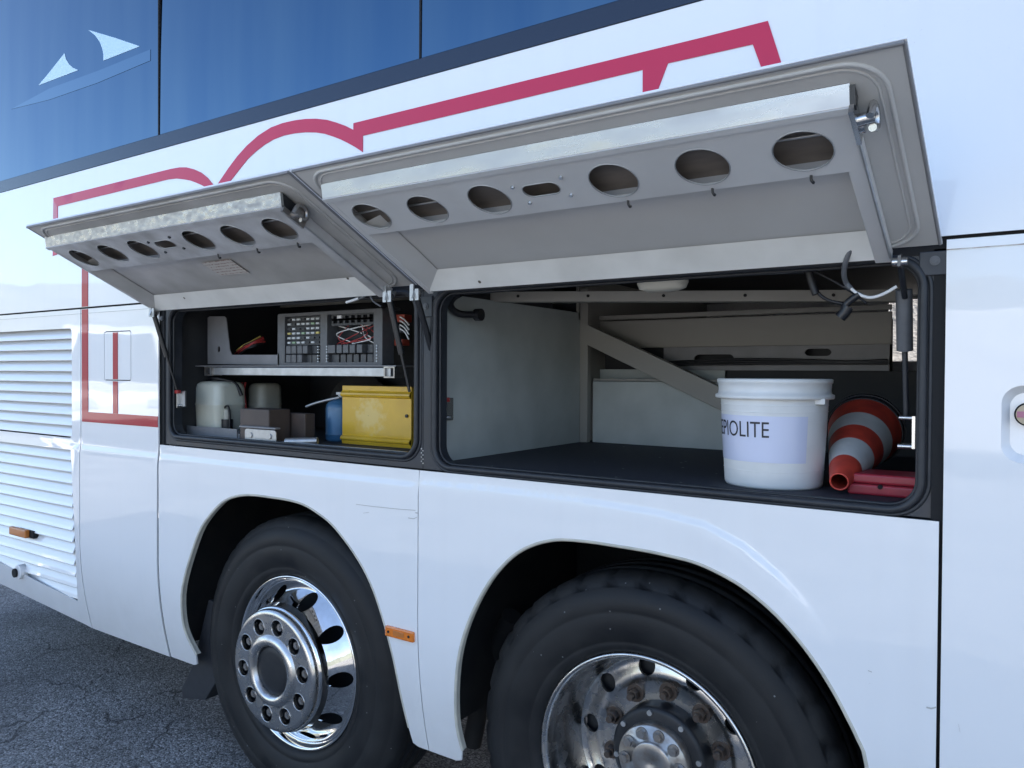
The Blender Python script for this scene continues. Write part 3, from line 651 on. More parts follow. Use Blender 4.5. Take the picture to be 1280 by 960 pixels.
def disc(xc, zc, rings, holes, n=80, t=.006, m=None):
    # rings: (r, y) from outside to inside; holes: list of (r, angle, radius)
    rr = [a for a, b in rings][::-1]; yy = [b for a, b in rings][::-1]
    outer = circle(0, 0, rings[0][0], n)
    hl = [circle(r*math.cos(a), r*math.sin(a), q, 20) for r, a, q in holes]
    inner = []
    if rings[-1][0] > .001: inner = [circle(0, 0, rings[-1][0], n//2)]
    ex = []
    hc = [(r*math.cos(a), r*math.sin(a), q) for r, a, q in holes]
    for r, y in rings[1:-1]:
        k = max(24, int(n*r/rings[0][0]))
        for i in range(k):
            a = 2*math.pi*i/k; u, v = r*math.cos(a), r*math.sin(a)
            if all((u-p)**2+(v-s)**2 > (q+.003)**2 for p, s, q in hc): ex.append((u, v))
    f = lambda u, v, d: Vector((xc+u, d, zc+v))
    return MB().plate(outer, inner+hl, t, f, None, lambda u, v: float(np.interp(math.hypot(u, v), rr, yy)), ex, smooth=True)

def tag_wheel(xc, zc, yf):
    # convex polished wheel: ten hand holes in the cone, cover plate with ten cut-outs over the nuts
    rim = MB().lathe([(.300, yf+.06), (.297, yf+.03), (.300, yf+.012), (.304, yf+.003), (.310, yf-.003), (.315, yf-.001), (.317, yf+.006), (.314, yf+.02)], (xc, 0, zc), n=96)
    wh = rim.build('wheel', 'chrome', coach, at=(xc, yf, zc))
    tyre(xc, zc, yf, False).build('tyre', 'tyre_rubber', wh)
    hs = [(.252, R_(36*i-1), .0275) for i in range(10)]
    disc(xc, zc, [(.301, yf+.028), (.296, yf+.033), (.290, yf+.032), (.282, yf+.025), (.272, yf+.015), (.262, yf+.004), (.252, yf-.008), (.243, yf-.020), (.235, yf-.033), (.229, yf-.046)], hs, n=144, t=.008).build('wheel_disc', 'chrome', wh)
    MB().lathe([(.2291, yf-.046), (.2255, yf-.056), (.2230, yf-.066), (.221, yf-.074), (.217, yf-.078), (.210, yf-.080), (.205, yf-.079)], (xc, 0, zc), n=120).build('disc_shoulder', 'chrome', wh)
    MB().lathe([(.299, yf+.07), (.20, yf+.07), (.05, yf+.07), (.001, yf+.07)], (xc, 0, zc), n=48).build('brake_drum', 'hub_black', wh)
    yc = yf-.102
    cs = [(.160, R_(36*i+8), .029) for i in range(10)]
    disc(xc, zc, [(.200, yc), (.160, yc), (.128, yc)], cs, n=96, t=.004).build('hub_cover', 'alloy', wh)
    MB().lathe([(.2145, yc+.036), (.2165, yc+.020), (.2150, yc+.010), (.211, yc+.004), (.206, yc+.001), (.2001, yc)], (xc, 0, zc), n=120).build('cover_edge', 'alloy', wh)
    MB().lathe([(.1281, yc), (.124, yc-.005), (.118, yc-.010), (.110, yc-.013), (.102, yc-.0135), (.094, yc-.011), (.088, yc-.005), (.085, yc+.01)], (xc, 0, zc), n=96).build('cover_ring', 'alloy', wh)
    MB().lathe([(.086, yc+.008), (.082, yc+.004), (.06, yc+.003), (.001, yc+.002)], (xc, 0, zc), n=48).build('hub_cap', 'hub_black', wh)
    MB().lathe([(.21, yc+.036), (.001, yc+.036)], (xc, 0, zc), n=48).build('hub_plate', 'hub_black', wh)
    nb = MB().cyl((0, .034, 0), (0, .010, 0), .0150, .0140, n=6, smooth=False).cyl((0, .014, 0), (0, .006, 0), .0095, .0075, n=14).cyl((0, .038, 0), (0, .031, 0), .0185, n=18)
    first = None
    for i in range(10):
        a = R_(36*i+8); loc = Vector((xc+.160*math.cos(a), yc, zc+.160*math.sin(a)))
        if first is None:
            nb.v = [tuple(Vector(p)+loc) for p in nb.v]; first = nb.build('wheel_nut', 'dull_alloy', wh, at=loc)
        else: inst(first, wh, loc, (0, .3*i, 0))
    for i in range(10):
        a = R_(36*i+8); x, z = xc+.160*math.cos(a), zc+.160*math.sin(a)
        MB().lathe([(.0310, yc+.0002), (.0305, yc-.0010), (.0295, yc-.0010), (.0286, yc+.002), (.0286, yc+.014)], (x, 0, z), n=24).build('cutout_rim', 'alloy', wh)
    return wh
def drive_wheel(xc, zc, yf):
    rim = MB().lathe([(.262, yf+.165), (.266, yf+.15), (.272, yf+.12), (.279, yf+.095), (.284, yf+.07), (.292, yf+.050), (.297, yf+.035), (.2985, yf+.015), (.302, yf+.004), (.308, yf-.003), (.314, yf-.002), (.317, yf+.006), (.314, yf+.02)], (xc, 0, zc), n=112)
    wh = rim.build('wheel', 'alloy', coach, at=(xc, yf, zc))
    tyre(xc, zc, yf, True).build('tyre', 'tyre_rubber', wh)
    hs = [(.234, R_(36*i-4), .0265) for i in range(10)]
    ns = [(.1675, R_(36*i+15), 0) for i in range(10)]
    disc(xc, zc, [(.266, yf+.150), (.258, yf+.158), (.246, yf+.158), (.234, yf+.155), (.222, yf+.151), (.210, yf+.148), (.202, yf+.150), (.196, yf+.156), (.188, yf+.159), (.15, yf+.159), (.12, yf+.159)], hs, n=96, t=.01).build('wheel_disc', 'alloy', wh)
    MB().lathe([(.265, yf+.185), (.001, yf+.185)], (xc, 0, zc), n=48).build('brake_drum', 'hub_black', wh)
    MB().lathe([(.138, yf+.16), (.138, yf+.110), (.134, yf+.102), (.124, yf+.099), (.108, yf+.098), (.001, yf+.098)], (xc, 0, zc), n=64).build('hub_drum', 'hub_black', wh)
    hub = MB().lathe([(.1015, yf+.10), (.1015, yf+.070), (.099, yf+.066), (.060, yf+.066), (.058, yf+.060), (.054, yf+.057), (.030, yf+.0585), (.012, yf+.061), (.008, yf+.063), (.001, yf+.063)], (xc, 0, zc), n=64).build('hub_flange', 'dull_alloy', wh)
    def ring(name, b, count, rad, a0, y, m, n0=None):
        first = None
        for i in range(count):
            a = R_(a0+360*i/count); loc = Vector((xc+rad*math.cos(a), y, zc+rad*math.sin(a)))
            if first is None: b.v = [tuple(Vector(p)+loc) for p in b.v]; first = b.build(name, m, wh, at=loc)
            else: inst(first, wh, loc, (0, .4*i, 0))
    ring('wheel_nut', MB().cyl((0, .004, 0), (0, -.004, 0), .026, n=20).cyl((0, -.003, 0), (0, -.026, 0), .0175, .0165, n=6, smooth=False).cyl((0, -.02, 0), (0, -.042, 0), .0105, .0095, n=14), 10, .1675, 15, yf+.156, 'rusty_nut')
    ring('hub_bolt', MB().cyl((0, .003, 0), (0, -.004, 0), .0165, n=18).cyl((0, -.003, 0), (0, -.015, 0), .0125, .0118, n=6, smooth=False), 10, .081, 4, yf+.066, 'dull_alloy')
    ring('drum_screw', MB().cyl((0, .003, 0), (0, -.005, 0), .0075, n=14), 8, .123, 10, yf+.098, 'galv')
    return wh
tag_wheel(-2.214, .4886, .08)
drive_wheel(-.840, .4886, .08)
fw = tag_wheel(4.3, .4886, .08)
# mud flap hanging behind the tag wheel
mf = [PY(247, 828, .12), PY(232, 858, .12), PY(233, 871, .12), PY(262, 873, .12), PY(285, 835, .12)]
MB().prism([(p.x, p.z) for p in mf] + [(-2.55, .62), (-2.76, .62)], .10, .42, lambda u, v, t: Vector((u, t, v))).build('mud_flap', 'rubber', coach, bevel=.004)

# ------------------------------------------------------------------ bay frames and rubber seals
def bay_frame(x0, x1, ox0, ox1, oz0, oz1, rad):
    out = rect(x0, x1, Z_SILL+.003, Z_GAP-.006); hole = rrect(ox0, ox1, oz0, oz1, rad, 8)
    fr = MB().plate(out, [hole], .05, side, None, lambda u, v: .016).build('hatch_frame', 'black_frame', coach)
    c = [Vector((a, .012, b)) for a, b in rrect(ox0-.004, ox1+.004, oz0-.004, oz1+.004, rad+.004, 10)]
    MB().tube(c, .0085, 10, True).build('door_seal', 'rubber', fr)
    c = [Vector((a, .017, b)) for a, b in rrect(ox0-.020, ox1+.018, oz0-.016, oz1+.012, rad+.016, 10)]
    MB().tube(c, .0055, 8, True).build('door_seal', 'rubber', fr)
    c = [Vector((a, .026, b)) for a, b in rrect(ox0+.005, ox1-.005, oz0+.005, oz1-.005, rad-.005, 10)]
    MB().tube(c, .004, 8, True).build('seal_lip', 'rubber', fr)
    return fr
frL = bay_frame(X_BL+.003, X_BM-.001, -2.888, -1.578, 1.290, 1.797, .055)
frR = bay_frame(X_BM+.001, X_BR-.002, -1.497, -.188, 1.268, 1.794, .060)
fb = MB()
for p, y in (((533, 383), 0), ((1169, 326), 0), ((203, 398), 0)):
    c = PY(*p, .012); MB().cyl((c.x, .014, c.z), (c.x, .004, c.z), .006, n=14).cyl((c.x, .0165, c.z), (c.x, .0065, c.z), .010, n=16).build('frame_bolt', 'plastic_grey', frR)
pl = PY(1168, 332, .01)
MB().box((pl.x-.028, .009, pl.z-.02), (pl.x+.028, .0165, pl.z+.03)).build('hinge_plate', 'black_frame', frR, bevel=.002)
pl = PY(533, 384, .01)
MB().box((pl.x-.02, .009, pl.z-.03), (pl.x+.022, .0165, pl.z+.035)).build('hinge_plate', 'black_frame', frL, bevel=.002)
rv = MB()
for k in range(8):
    c = PY(526 + (k % 2)*2, 561 + k*2.6, .012); rv.cyl((c.x, .0165, c.z), (c.x, .0145, c.z), .0022, n=8)
rv.build('rivet_row', 'galv', frL)

# ------------------------------------------------------------------ right luggage bay
BX0, BX1, BF, BT = -1.535, -.150, 1.268, 1.95
bay = MB().box((BX0, .066, 1.240), (BX1, 2.478, BF)).build('luggage_bay_floor', 'bay_floor', coach)
MB().box((BX0-.012, .066, BF-.01), (BX0, .985, 1.80)).build('bay_side_wall', 'bay_wall', coach)
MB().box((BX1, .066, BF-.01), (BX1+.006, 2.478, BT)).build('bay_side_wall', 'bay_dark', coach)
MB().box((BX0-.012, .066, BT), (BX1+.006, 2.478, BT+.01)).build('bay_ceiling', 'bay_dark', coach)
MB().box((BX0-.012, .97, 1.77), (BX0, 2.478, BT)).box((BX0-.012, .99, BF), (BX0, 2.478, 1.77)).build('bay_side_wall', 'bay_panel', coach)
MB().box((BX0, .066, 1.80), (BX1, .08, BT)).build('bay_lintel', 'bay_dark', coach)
pp = PXp(722, 480, BX0+.02)
YP = .985
post = MB().box((BX0, YP, BF), (BX0+.035, YP+.03, 1.90)).build('bay_post', 'bay_panel', coach, bevel=.002)
# low back panel with its ledge
zl_ = PY(760, 477, YP+.04).z
MB().box((BX0+.04, YP+.04, BF), (PY(985, 500, YP+.04).x, YP+.055, zl_)).build('bay_back_panel', 'bay_wall', coach)
MB().box((BX0+.04, YP+.045, zl_+.003), (PY(985, 500, YP+.04).x, YP+.145, zl_+.012)).build('bay_ledge', 'bay_panel', coach)
# diagonal beam
b0t, b0b, b1t, b1b = PY(722, 400, YP), PY(722, 425, YP), PY(960, 512, YP), PY(960, 542, YP)
q = [b0b, b1b, b1t, b0t]
MB().prism([(p.x, p.z) for p in q], YP-.004, YP+.036, lambda u, v, t: Vector((u, t, v))).build('diagonal_beam', 'bay_panel', coach, bevel=.002)
# far cladding panels in the upper half
YF = 1.15
def farpan(name, x0, x1, pt, pb, m, y=YF):
    return MB().box((x0, y, PY(*pb, y).z), (x1, y+.015, PY(*pt, y).z)).build(name, m, coach, bevel=.002)
XR_ = PY(1114, 420, YF).x
farpan('bay_back_panel', BX0+.001, XR_, (920, 388), (920, 394), 'bay_panel')
farpan('bay_back_panel', BX0+.001, XR_, (920, 396), (920, 433), 'bay_panel', YF+.01)
farpan('bay_back_panel', BX0+.001, PY(905, 470, YF).x, (920, 462), (920, 482), 'bay_wall', YF+.01)
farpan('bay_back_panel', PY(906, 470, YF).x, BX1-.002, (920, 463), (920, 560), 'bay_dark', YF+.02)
mb = MB(); a, b = PY(830, 434, YF), PY(1115, 462, YF)
mb.plate(rect(PY(830, 440, YF).x, XR_-.004, PY(920, 463, YF).z, PY(920, 433, YF).z), [rrect(PY(868, 450, YF).x, PY(918, 450, YF).x, PY(890, 456, YF).z, PY(890, 443, YF).z, .02), rrect(PY(1006, 440, YF).x, PY(1040, 440, YF).x, PY(1020, 445, YF).z, PY(1020, 436, YF).z, .018)], .01, side, None, lambda u, v: YF-.004)
mb.build('bay_back_panel', 'bracket_grey', coach)
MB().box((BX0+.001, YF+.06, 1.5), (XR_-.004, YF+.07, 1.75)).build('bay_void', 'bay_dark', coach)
wr = MB()
for k in range(3):
    wr.tube([PY(800, 455+3*k, 1.12), PY(850, 452+2*k, 1.12), PY(920, 449+3*k, 1.12), PY(1000, 450+2*k, 1.12), PY(1060, 452+k, 1.12), PY(1110, 450+2*k, 1.12)], .005, 6, sub=4)
wr.build('bay_cable', 'wire_black', coach)
# ceiling beam with its screw heads
bl, br = PY(575, 365.5, .34), PY(1122, 362.0, .62)
bm_ = MB(); h0 = PY(614, 377, .34).z
A_ = [PY(572, 377, .34), PY(1124, 376.5, .62), PY(1124, 362, .62), PY(572, 365, .34)]
bm_.hexa([A_[0], A_[1], A_[1]+Vector((0, .06, 0)), A_[0]+Vector((0, .06, 0))], [A_[3], A_[2], A_[2]+Vector((0, .06, 0)), A_[3]+Vector((0, .06, 0))])
beam = bm_.build('ceiling_beam', 'bay_panel', coach)
for k in range(5):
    t = (663-572)/552 + k*.178; c = A_[0].lerp(A_[1], t)*.45 + A_[3].lerp(A_[2], t)*.55
    MB().cyl(c+Vector((0, -.003, 0)), c+Vector((0, .002, 0)), .005, n=10).build('beam_screw', 'seam_black', beam)
# dome lamp under the lintel
dl = PY(828, 356, .16)
lm = MB().lathe([(.072, dl.z+.020), (.072, dl.z+.004), (.066, dl.z-.010), (.045, dl.z-.017), (.001, dl.z-.019)], (dl.x, .16, 0), 'z', 32)
lm.v = [(x, .16+(y-.16)*.6, z) for x, y, z in lm.v]
dome = lm.build('dome_lamp', 'lamp_dome', coach)
MB().box((dl.x-.06, .12, dl.z+.018), (dl.x+.06, .20, dl.z+.05)).build('lamp_bracket', 'bay_dark', dome)
# corner hose and wiring along the lintel
MB().tube([PY(575, 367, .09), PY(567, 372, .09), PY(563, 380, .10), PY(567, 388, .12), PY(578, 393, .15), PY(598, 393, .20)], .011, 10, sub=5).build('hose', 'wire_black', coach)
c = PY(598, 393.5, .20); MB().cyl((c.x-.01, c.y, c.z), (c.x+.012, c.y, c.z), .02, n=18).build('hose_grommet', 'wire_black', coach)
wr = MB()
wr.tube([PY(580, 367, .085), PY(640, 362, .085), PY(700, 357, .085), PY(760, 351, .085), PY(800, 350, .085), PY(860, 346, .085), PY(905, 345, .085), PY(960, 341, .085), PY(1005, 340, .085)], .005, 6, sub=4)
wr.tube([PY(700, 353, .083), PY(800, 345, .083), PY(900, 342, .083), PY(1010, 336, .083)], .006, 6, sub=4)
wr.build('bay_cable', 'wire_black', coach)
MB().tube([PY(890, 346.5, .078), PY(905, 345, .078), PY(925, 343.5, .078), PY(950, 342, .078), PY(975, 341, .078), PY(1004, 338, .078)], .0032, 6, sub=4).build('bay_cable', 'plastic_grey', coach)
wr = MB()
wr.tube([PY(1010, 338, .07), PY(1018, 350, .07), PY(1022, 365, .07), PY(1035, 375, .07), PY(1055, 380, .07)], .004, 6, sub=4)
wr.tube([PY(1012, 337, .07), PY(1030, 345, .07), PY(1060, 362, .07), PY(1083, 379, .07)], .003, 6, sub=4)
wr.tube([PY(1011, 338, .068), PY(1014, 350, .068), PY(1020, 368, .068)], .009, 8, sub=3)
wr.build('bay_cable', 'wire_black', coach)
# dangling cable with stripped white core and taped end
MB().tube([PY(1095, 289, -.06), PY(1078, 297, -.06), PY(1064, 312, -.05), PY(1057, 328, -.04), PY(1055, 343, -.02), PY(1058, 354, .0), PY(1064, 361, .0)], .0056, 10, sub=5).build('loose_cable', 'plastic_grey', coach)
MB().tube([PY(1063, 360, .0), PY(1072, 367, .0), PY(1087, 372, .0), PY(1103, 368, .0), PY(1121, 358, .0)], .0034, 8, sub=5).build('cable_core', 'wire_white', coach)
MB().tube([PY(1056, 358, .004), PY(1066, 364, .004), PY(1078, 370, .004)], .005, 8, sub=3).tube([PY(1074, 368, .003), PY(1065, 374, .003), PY(1058, 380, .003), PY(1054, 387, .003)], .008, 8, sub=3).tube([PY(1060, 383, .003), PY(1056, 390, .003), PY(1050, 397, .003)], .0125, 8, sub=2).build('taped_end', 'strut_black', coach)

# ------------------------------------------------------------------ left equipment bay
EX0, EX1, EF, ET = -2.93, -1.552, 1.282, 1.90
YB = .78
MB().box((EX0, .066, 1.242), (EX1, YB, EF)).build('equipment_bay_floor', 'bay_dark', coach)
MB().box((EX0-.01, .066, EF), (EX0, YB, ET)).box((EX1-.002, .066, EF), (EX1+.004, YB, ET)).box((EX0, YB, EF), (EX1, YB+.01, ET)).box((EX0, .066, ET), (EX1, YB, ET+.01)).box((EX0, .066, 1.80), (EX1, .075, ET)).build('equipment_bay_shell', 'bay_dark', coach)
MB().box((EX0, .60, PY(300, 388, .6).z), (EX1, .615, PY(300, 378, .6).z)).build('bay_back_panel', 'bay_panel', coach)
# brownish back board, wheel-shaped tank end at the left
MB().lathe([(.001, .50), (.09, .49), (.125, .50), (.13, .53), (.13, .70)], (PY(238, 425, .5).x, 0, PY(238, 425, .5).z), n=40).build('air_tank', 'bay_dark', coach)
MB().hexa([PY(207, 395, .12), PY(213, 392, .12), PY(213, 392, .13), PY(207, 395, .13)], [PY(248, 462, .2), PY(253, 460, .2), PY(253, 460, .21), PY(248, 462, .21)]).build('bay_stay', 'bracket_grey', coach)
MB().cyl(PY(450, 505, .62), PY(450, 505, .72), .13, n=36).build('air_bellows', 'bay_dark', coach)
# square aluminium rail
ra, rb = PY(262, 464, .16), PY(488, 465.5, .16)
hz = .0155
rail = MB().box((ra.x, .16, ra.z-hz), (rb.x, .19, ra.z+hz)).build('shelf_rail', 'galv', coach, bevel=.002)
for p in (ra, rb):
    MB().plate(rect(p.x-.024, p.x+.026, ra.z-hz-.004, ra.z+hz+.004), [rect(p.x-.019, p.x+.021, ra.z-hz+.001, ra.z+hz-.001)], .05, side, None, lambda u, v: .152).build('rail_end', 'dull_alloy', rail)
    MB().box((p.x-.019, .166, ra.z-hz+.002), (p.x+.021, .17, ra.z+hz-.002)).build('rail_plug', 'bay_dark', rail)
MB().box((ra.x-.10, .155, ra.z+hz+.004), (rb.x+.03, .45, ra.z+hz+.008)).build('shelf_plate', 'bracket_grey', coach)
# L-shaped grey bracket plate
YK = .20
bp = XZ([(259.5, 455), (259.5, 397), (262, 395.5), (280, 395.5), (282.5, 397.5), (287, 437), (289.5, 443.5), (346, 443.5), (349, 441), (349, 456)], YK)
c = PY(273.5, 436.5, YK)
MB().plate(bp, [circle(c.x, c.z, .009, 14, .013)], .004, side, None, lambda u, v: YK).build('bracket_plate', 'bracket_grey', coach)
wm = [('wire_red', 3), ('wire_red', 2), ('wire_yellow', 1), ('wire_black', 3)]
rw = random.Random(5)
for name, m, k in (('wire_bundle', 'wire_red', 5), ('wire_bundle', 'wire_black', 4), ('wire_bundle', 'wire_yellow', 1)):
    b = MB()
    for i in range(k):
        x0, y0 = 294+rw.uniform(0, 8), 441-rw.uniform(0, 5)
        b.tube([PY(x0, y0+2, .26), PY(x0+8, y0-4, .25), PY(x0+18, y0-7-rw.uniform(0, 3), .26), PY(x0+30, y0-10-rw.uniform(0, 6), .30)], .0034, 6, sub=4)
    b.build(name, m, coach)
# fuse panel: frame, fuse rows, relay blocks, open section with wires
YQ = .20
fz = lambda a, b: PY(a, b, YQ)
p0, p1 = fz(347, 457), fz(478, 387)
fx0, fx1, fz0, fz1 = p0.x, p1.x, fz(412, 457).z, fz(412, 389).z
fw_, fh_ = fx1-fx0, fz1-fz0
U = lambda u: fx0+fw_*u
W = lambda v: fz0+fh_*v
fr = MB().plate(rrect(fx0, fx1, fz0, fz1, .008, 4), [rect(U(.075), U(.435), W(.06), W(.94)), rect(U(.50), U(.925), W(.06), W(.94))], .06, side, None, lambda u, v: YQ).build('fuse_panel', 'plastic_grey', coach)
MB().box((U(.02), YQ+.055, W(.02)), (U(.98), YQ+.06, W(.98))).build('panel_back', 'bay_dark', fr)
for r_ in range(6):
    z = W(.88-.088*r_)
    MB().box((U(.075), YQ+.012, z-.010), (U(.435), YQ+.028, z+.010)).build('fuse_row', 'plastic_dark', fr)
    for k in range(7):
        u = .105+.048*k; mname = 'fuse_pale' if rw.random() < .62 else rw.choice(['plastic_dark', 'fuse_green', 'plastic_dark', 'fuse_yellow'])
        MB().box((U(u-.015), YQ+.006, z-.0035), (U(u+.015), YQ+.02, z+.0035)).build('fuse', mname, fr)
for r_ in range(2):
    z = W(.885-.09*r_)
    MB().plate(rect(U(.53), U(.93), z-.013, z+.013), [rect(U(.565+.055*k-.018), U(.565+.055*k+.018), z-.005, z+.005) for k in range(7)], .012, side, None, lambda u, v: YQ+.006).build('fuse_row', 'plastic_dark', fr)
MB().box((U(.585), YQ+.004, W(.885)-.005), (U(.625), YQ+.016, W(.885)+.006)).build('fuse', 'wire_white', fr)
for r_ in range(2):
    z0, z1 = W(.055+.17*r_), W(.21+.17*r_)
    for s_, us in ((0, [.10, .155, .215, .27, .325]), (1, [.525, .60, .66, .72, .785, .845])):
        for k, u in enumerate(us):
            present = (s_, r_, k) not in ((0, 1, 4), (0, 0, 3), (0, 0, 4), (1, 1, 5))
            d = .0 if present and not (s_ == 1 and r_ == 0) else .02
            wd = .024 if not (s_ == 1 and k == 0) else .036
            MB().box((U(u-wd+.02), YQ-.004+d, z0), (U(u+wd+.02), YQ+.05, z1)).build('relay', 'plastic_grey' if d == 0 else 'relay_grey', fr, bevel=.002)
    for u in (.415, .50, .955):
        for k in range(3):
            z = z0 + (z1-z0)*(.15+.33*k)
            MB().cyl((U(u), YQ-.003, z), (U(u), YQ+.004, z), .0032, n=8).build('terminal', 'fuse_pale', fr)
for m, n_w in (('wire_red', 4), ('wire_white', 3), ('wire_black', 5)):
    b = MB()
    for i in range(n_w):
        u0, u1 = rw.uniform(.52, .9), rw.uniform(.52, .9); um = rw.uniform(.5, .9)
        b.tube([Vector((U(u0), YQ+.03, W(.40))), Vector((U(um), YQ+.02, W(rw.uniform(.5, .62)))), Vector((U(u1), YQ+.035, W(.74)))], .0022, 6, sub=6)
    b.build('panel_wire', m, fr)
# connectors at the right end
for (a, b_, c_, d_), m in (((493, 393, 508, 403), 'connector_red'), ((493, 407, 503, 416), 'plastic_grey'), ((495, 424, 505, 432), 'connector_red'), ((484, 384, 494, 388), 'plastic_grey')):
    p, q_ = PY(a, d_, .26), PY(c_, b_, .26); MB().box((p.x, .25, p.z), (q_.x, .29, q_.z)).build('connector', m, coach, bevel=.002)
wr = MB()
for k in range(4): wr.tube([PY(500, 396+k*5, .245), PY(506, 400+k*5, .24), PY(511, 406+k*6, .22)], .0028, 6, sub=4)
wr.build('panel_wire', 'wire_white', coach)
# washer-fluid tanks on their tray
def tank(px0, px1, pyt, pyb, y, dep, m):
    a, b = PY(px0, pyb, y), PY(px1, pyt, y); x0, x1, z0, z1 = a.x, b.x, EF+.02, b.z
    h = z1-z0; B = MB(); sec = [(0, .93), (.10, .96), (.50, 1.0), (.515, 1.02), (.545, 1.02), (.56, 1.0), (.86, .985), (.94, .93), (.985, .80), (1.0, .62)]
    xc, yc = (x0+x1)/2, y+dep/2; vs = []; n = 0
    for t, s in sec:
        rr = rrect(xc-(x1-x0)/2*s, xc+(x1-x0)/2*s, yc-dep/2*s, yc+dep/2*s, .035*s, 5); n = len(rr)
        vs += [(u, v, z0+h*t) for u, v in rr]
    fs = [(i*n+k, i*n+(k+1) % n, (i+1)*n+(k+1) % n, (i+1)*n+k) for i in range(len(sec)-1) for k in range(n)]
    B.add(vs, fs, True); B.add(vs[-n:], [tuple(range(n))]); B.add(vs[:n], [tuple(range(n-1, -1, -1))])
    return B.build('fluid_tank', m, coach), x0, x1, z0, z1
tk, tx0, tx1, tz0, tz1 = tank(240, 272, 477, 548, .15, .15, 'tank_white')
MB().cyl((tx0+.07, .225, tz1-.01), (tx0+.07, .225, tz1+.016), .034, n=24).tube([(tx0+.03, .21, tz1+.008), (tx0+.10, .19, tz1+.012), (tx0+.16, .24, tz1-.005), (tx0+.185, .26, tz1-.06)], .008, 8, sub=4).build('tank_cap', 'wire_black', tk)
pz = PY(284, 530, .19)
MB().cyl((pz.x, .190, pz.z-.055), (pz.x, .190, pz.z-.022), .017, n=18).build('pump_base', 'tank_white', tk)
MB().cyl((pz.x, .190, pz.z-.022), (pz.x, .190, pz.z+.02), .023, n=18).build('pump_motor', 'wire_black', tk)
MB().cyl((pz.x, .190, pz.z+.02), (pz.x, .190, pz.z+.06), .015, n=18).build('pump_neck', 'tank_dull', tk)
MB().tube([(pz.x-.015, .185, pz.z+.02), (pz.x-.012, .185, pz.z+.065), (pz.x+.012, .185, pz.z+.075), (pz.x+.022, .185, pz.z+.045), (pz.x+.024, .185, pz.z-.01), (pz.x+.03, .185, pz.z-.05)], .004, 6, sub=4).build('pump_wire', 'wire_black', tk)
tk2, *_ = tank(306, 326, 479, 548, .36, .13, 'tank_dull')
for i, m in enumerate(('wire_red', 'wire_black', 'wire_red')):
    MB().tube([PY(303+2*i, 478, .3), PY(301+2*i, 490, .3), PY(303+2*i, 505, .3), PY(304+2*i, 520, .3)], .0045, 6, sub=4).build('tank_hose', m, coach)
q0 = PY(233, 548, .13); q1 = PY(300, 548, .13)
tr = MB().box((q0.x, .12, EF), (q1.x+.01, .40, EF+.022))
tr.box((q0.x+.005, .115, EF), (q1.x, .12, EF+.04))
tr.hexa([(q0.x-.004, .12, EF), (q0.x+.012, .12, EF), (q0.x+.012, .3, EF), (q0.x-.004, .3, EF)], [(q0.x-.02, .12, PY(234, 471, .13).z), (q0.x-.012, .12, PY(234, 471, .13).z), (q0.x-.012, .3, PY(234, 471, .13).z), (q0.x-.02, .3, PY(234, 471, .13).z)])
tr.build('tank_tray', 'bracket_grey', coach)
# light kick strip on the sill of the equipment bay
c0, c1 = PY(336, 553, .075), PY(508, 567, .075)
MB().box((c0.x, .068, EF), (EX1-.03, .082, EF+.012)).build('sill_strip', 'galv', coach, bevel=.001)

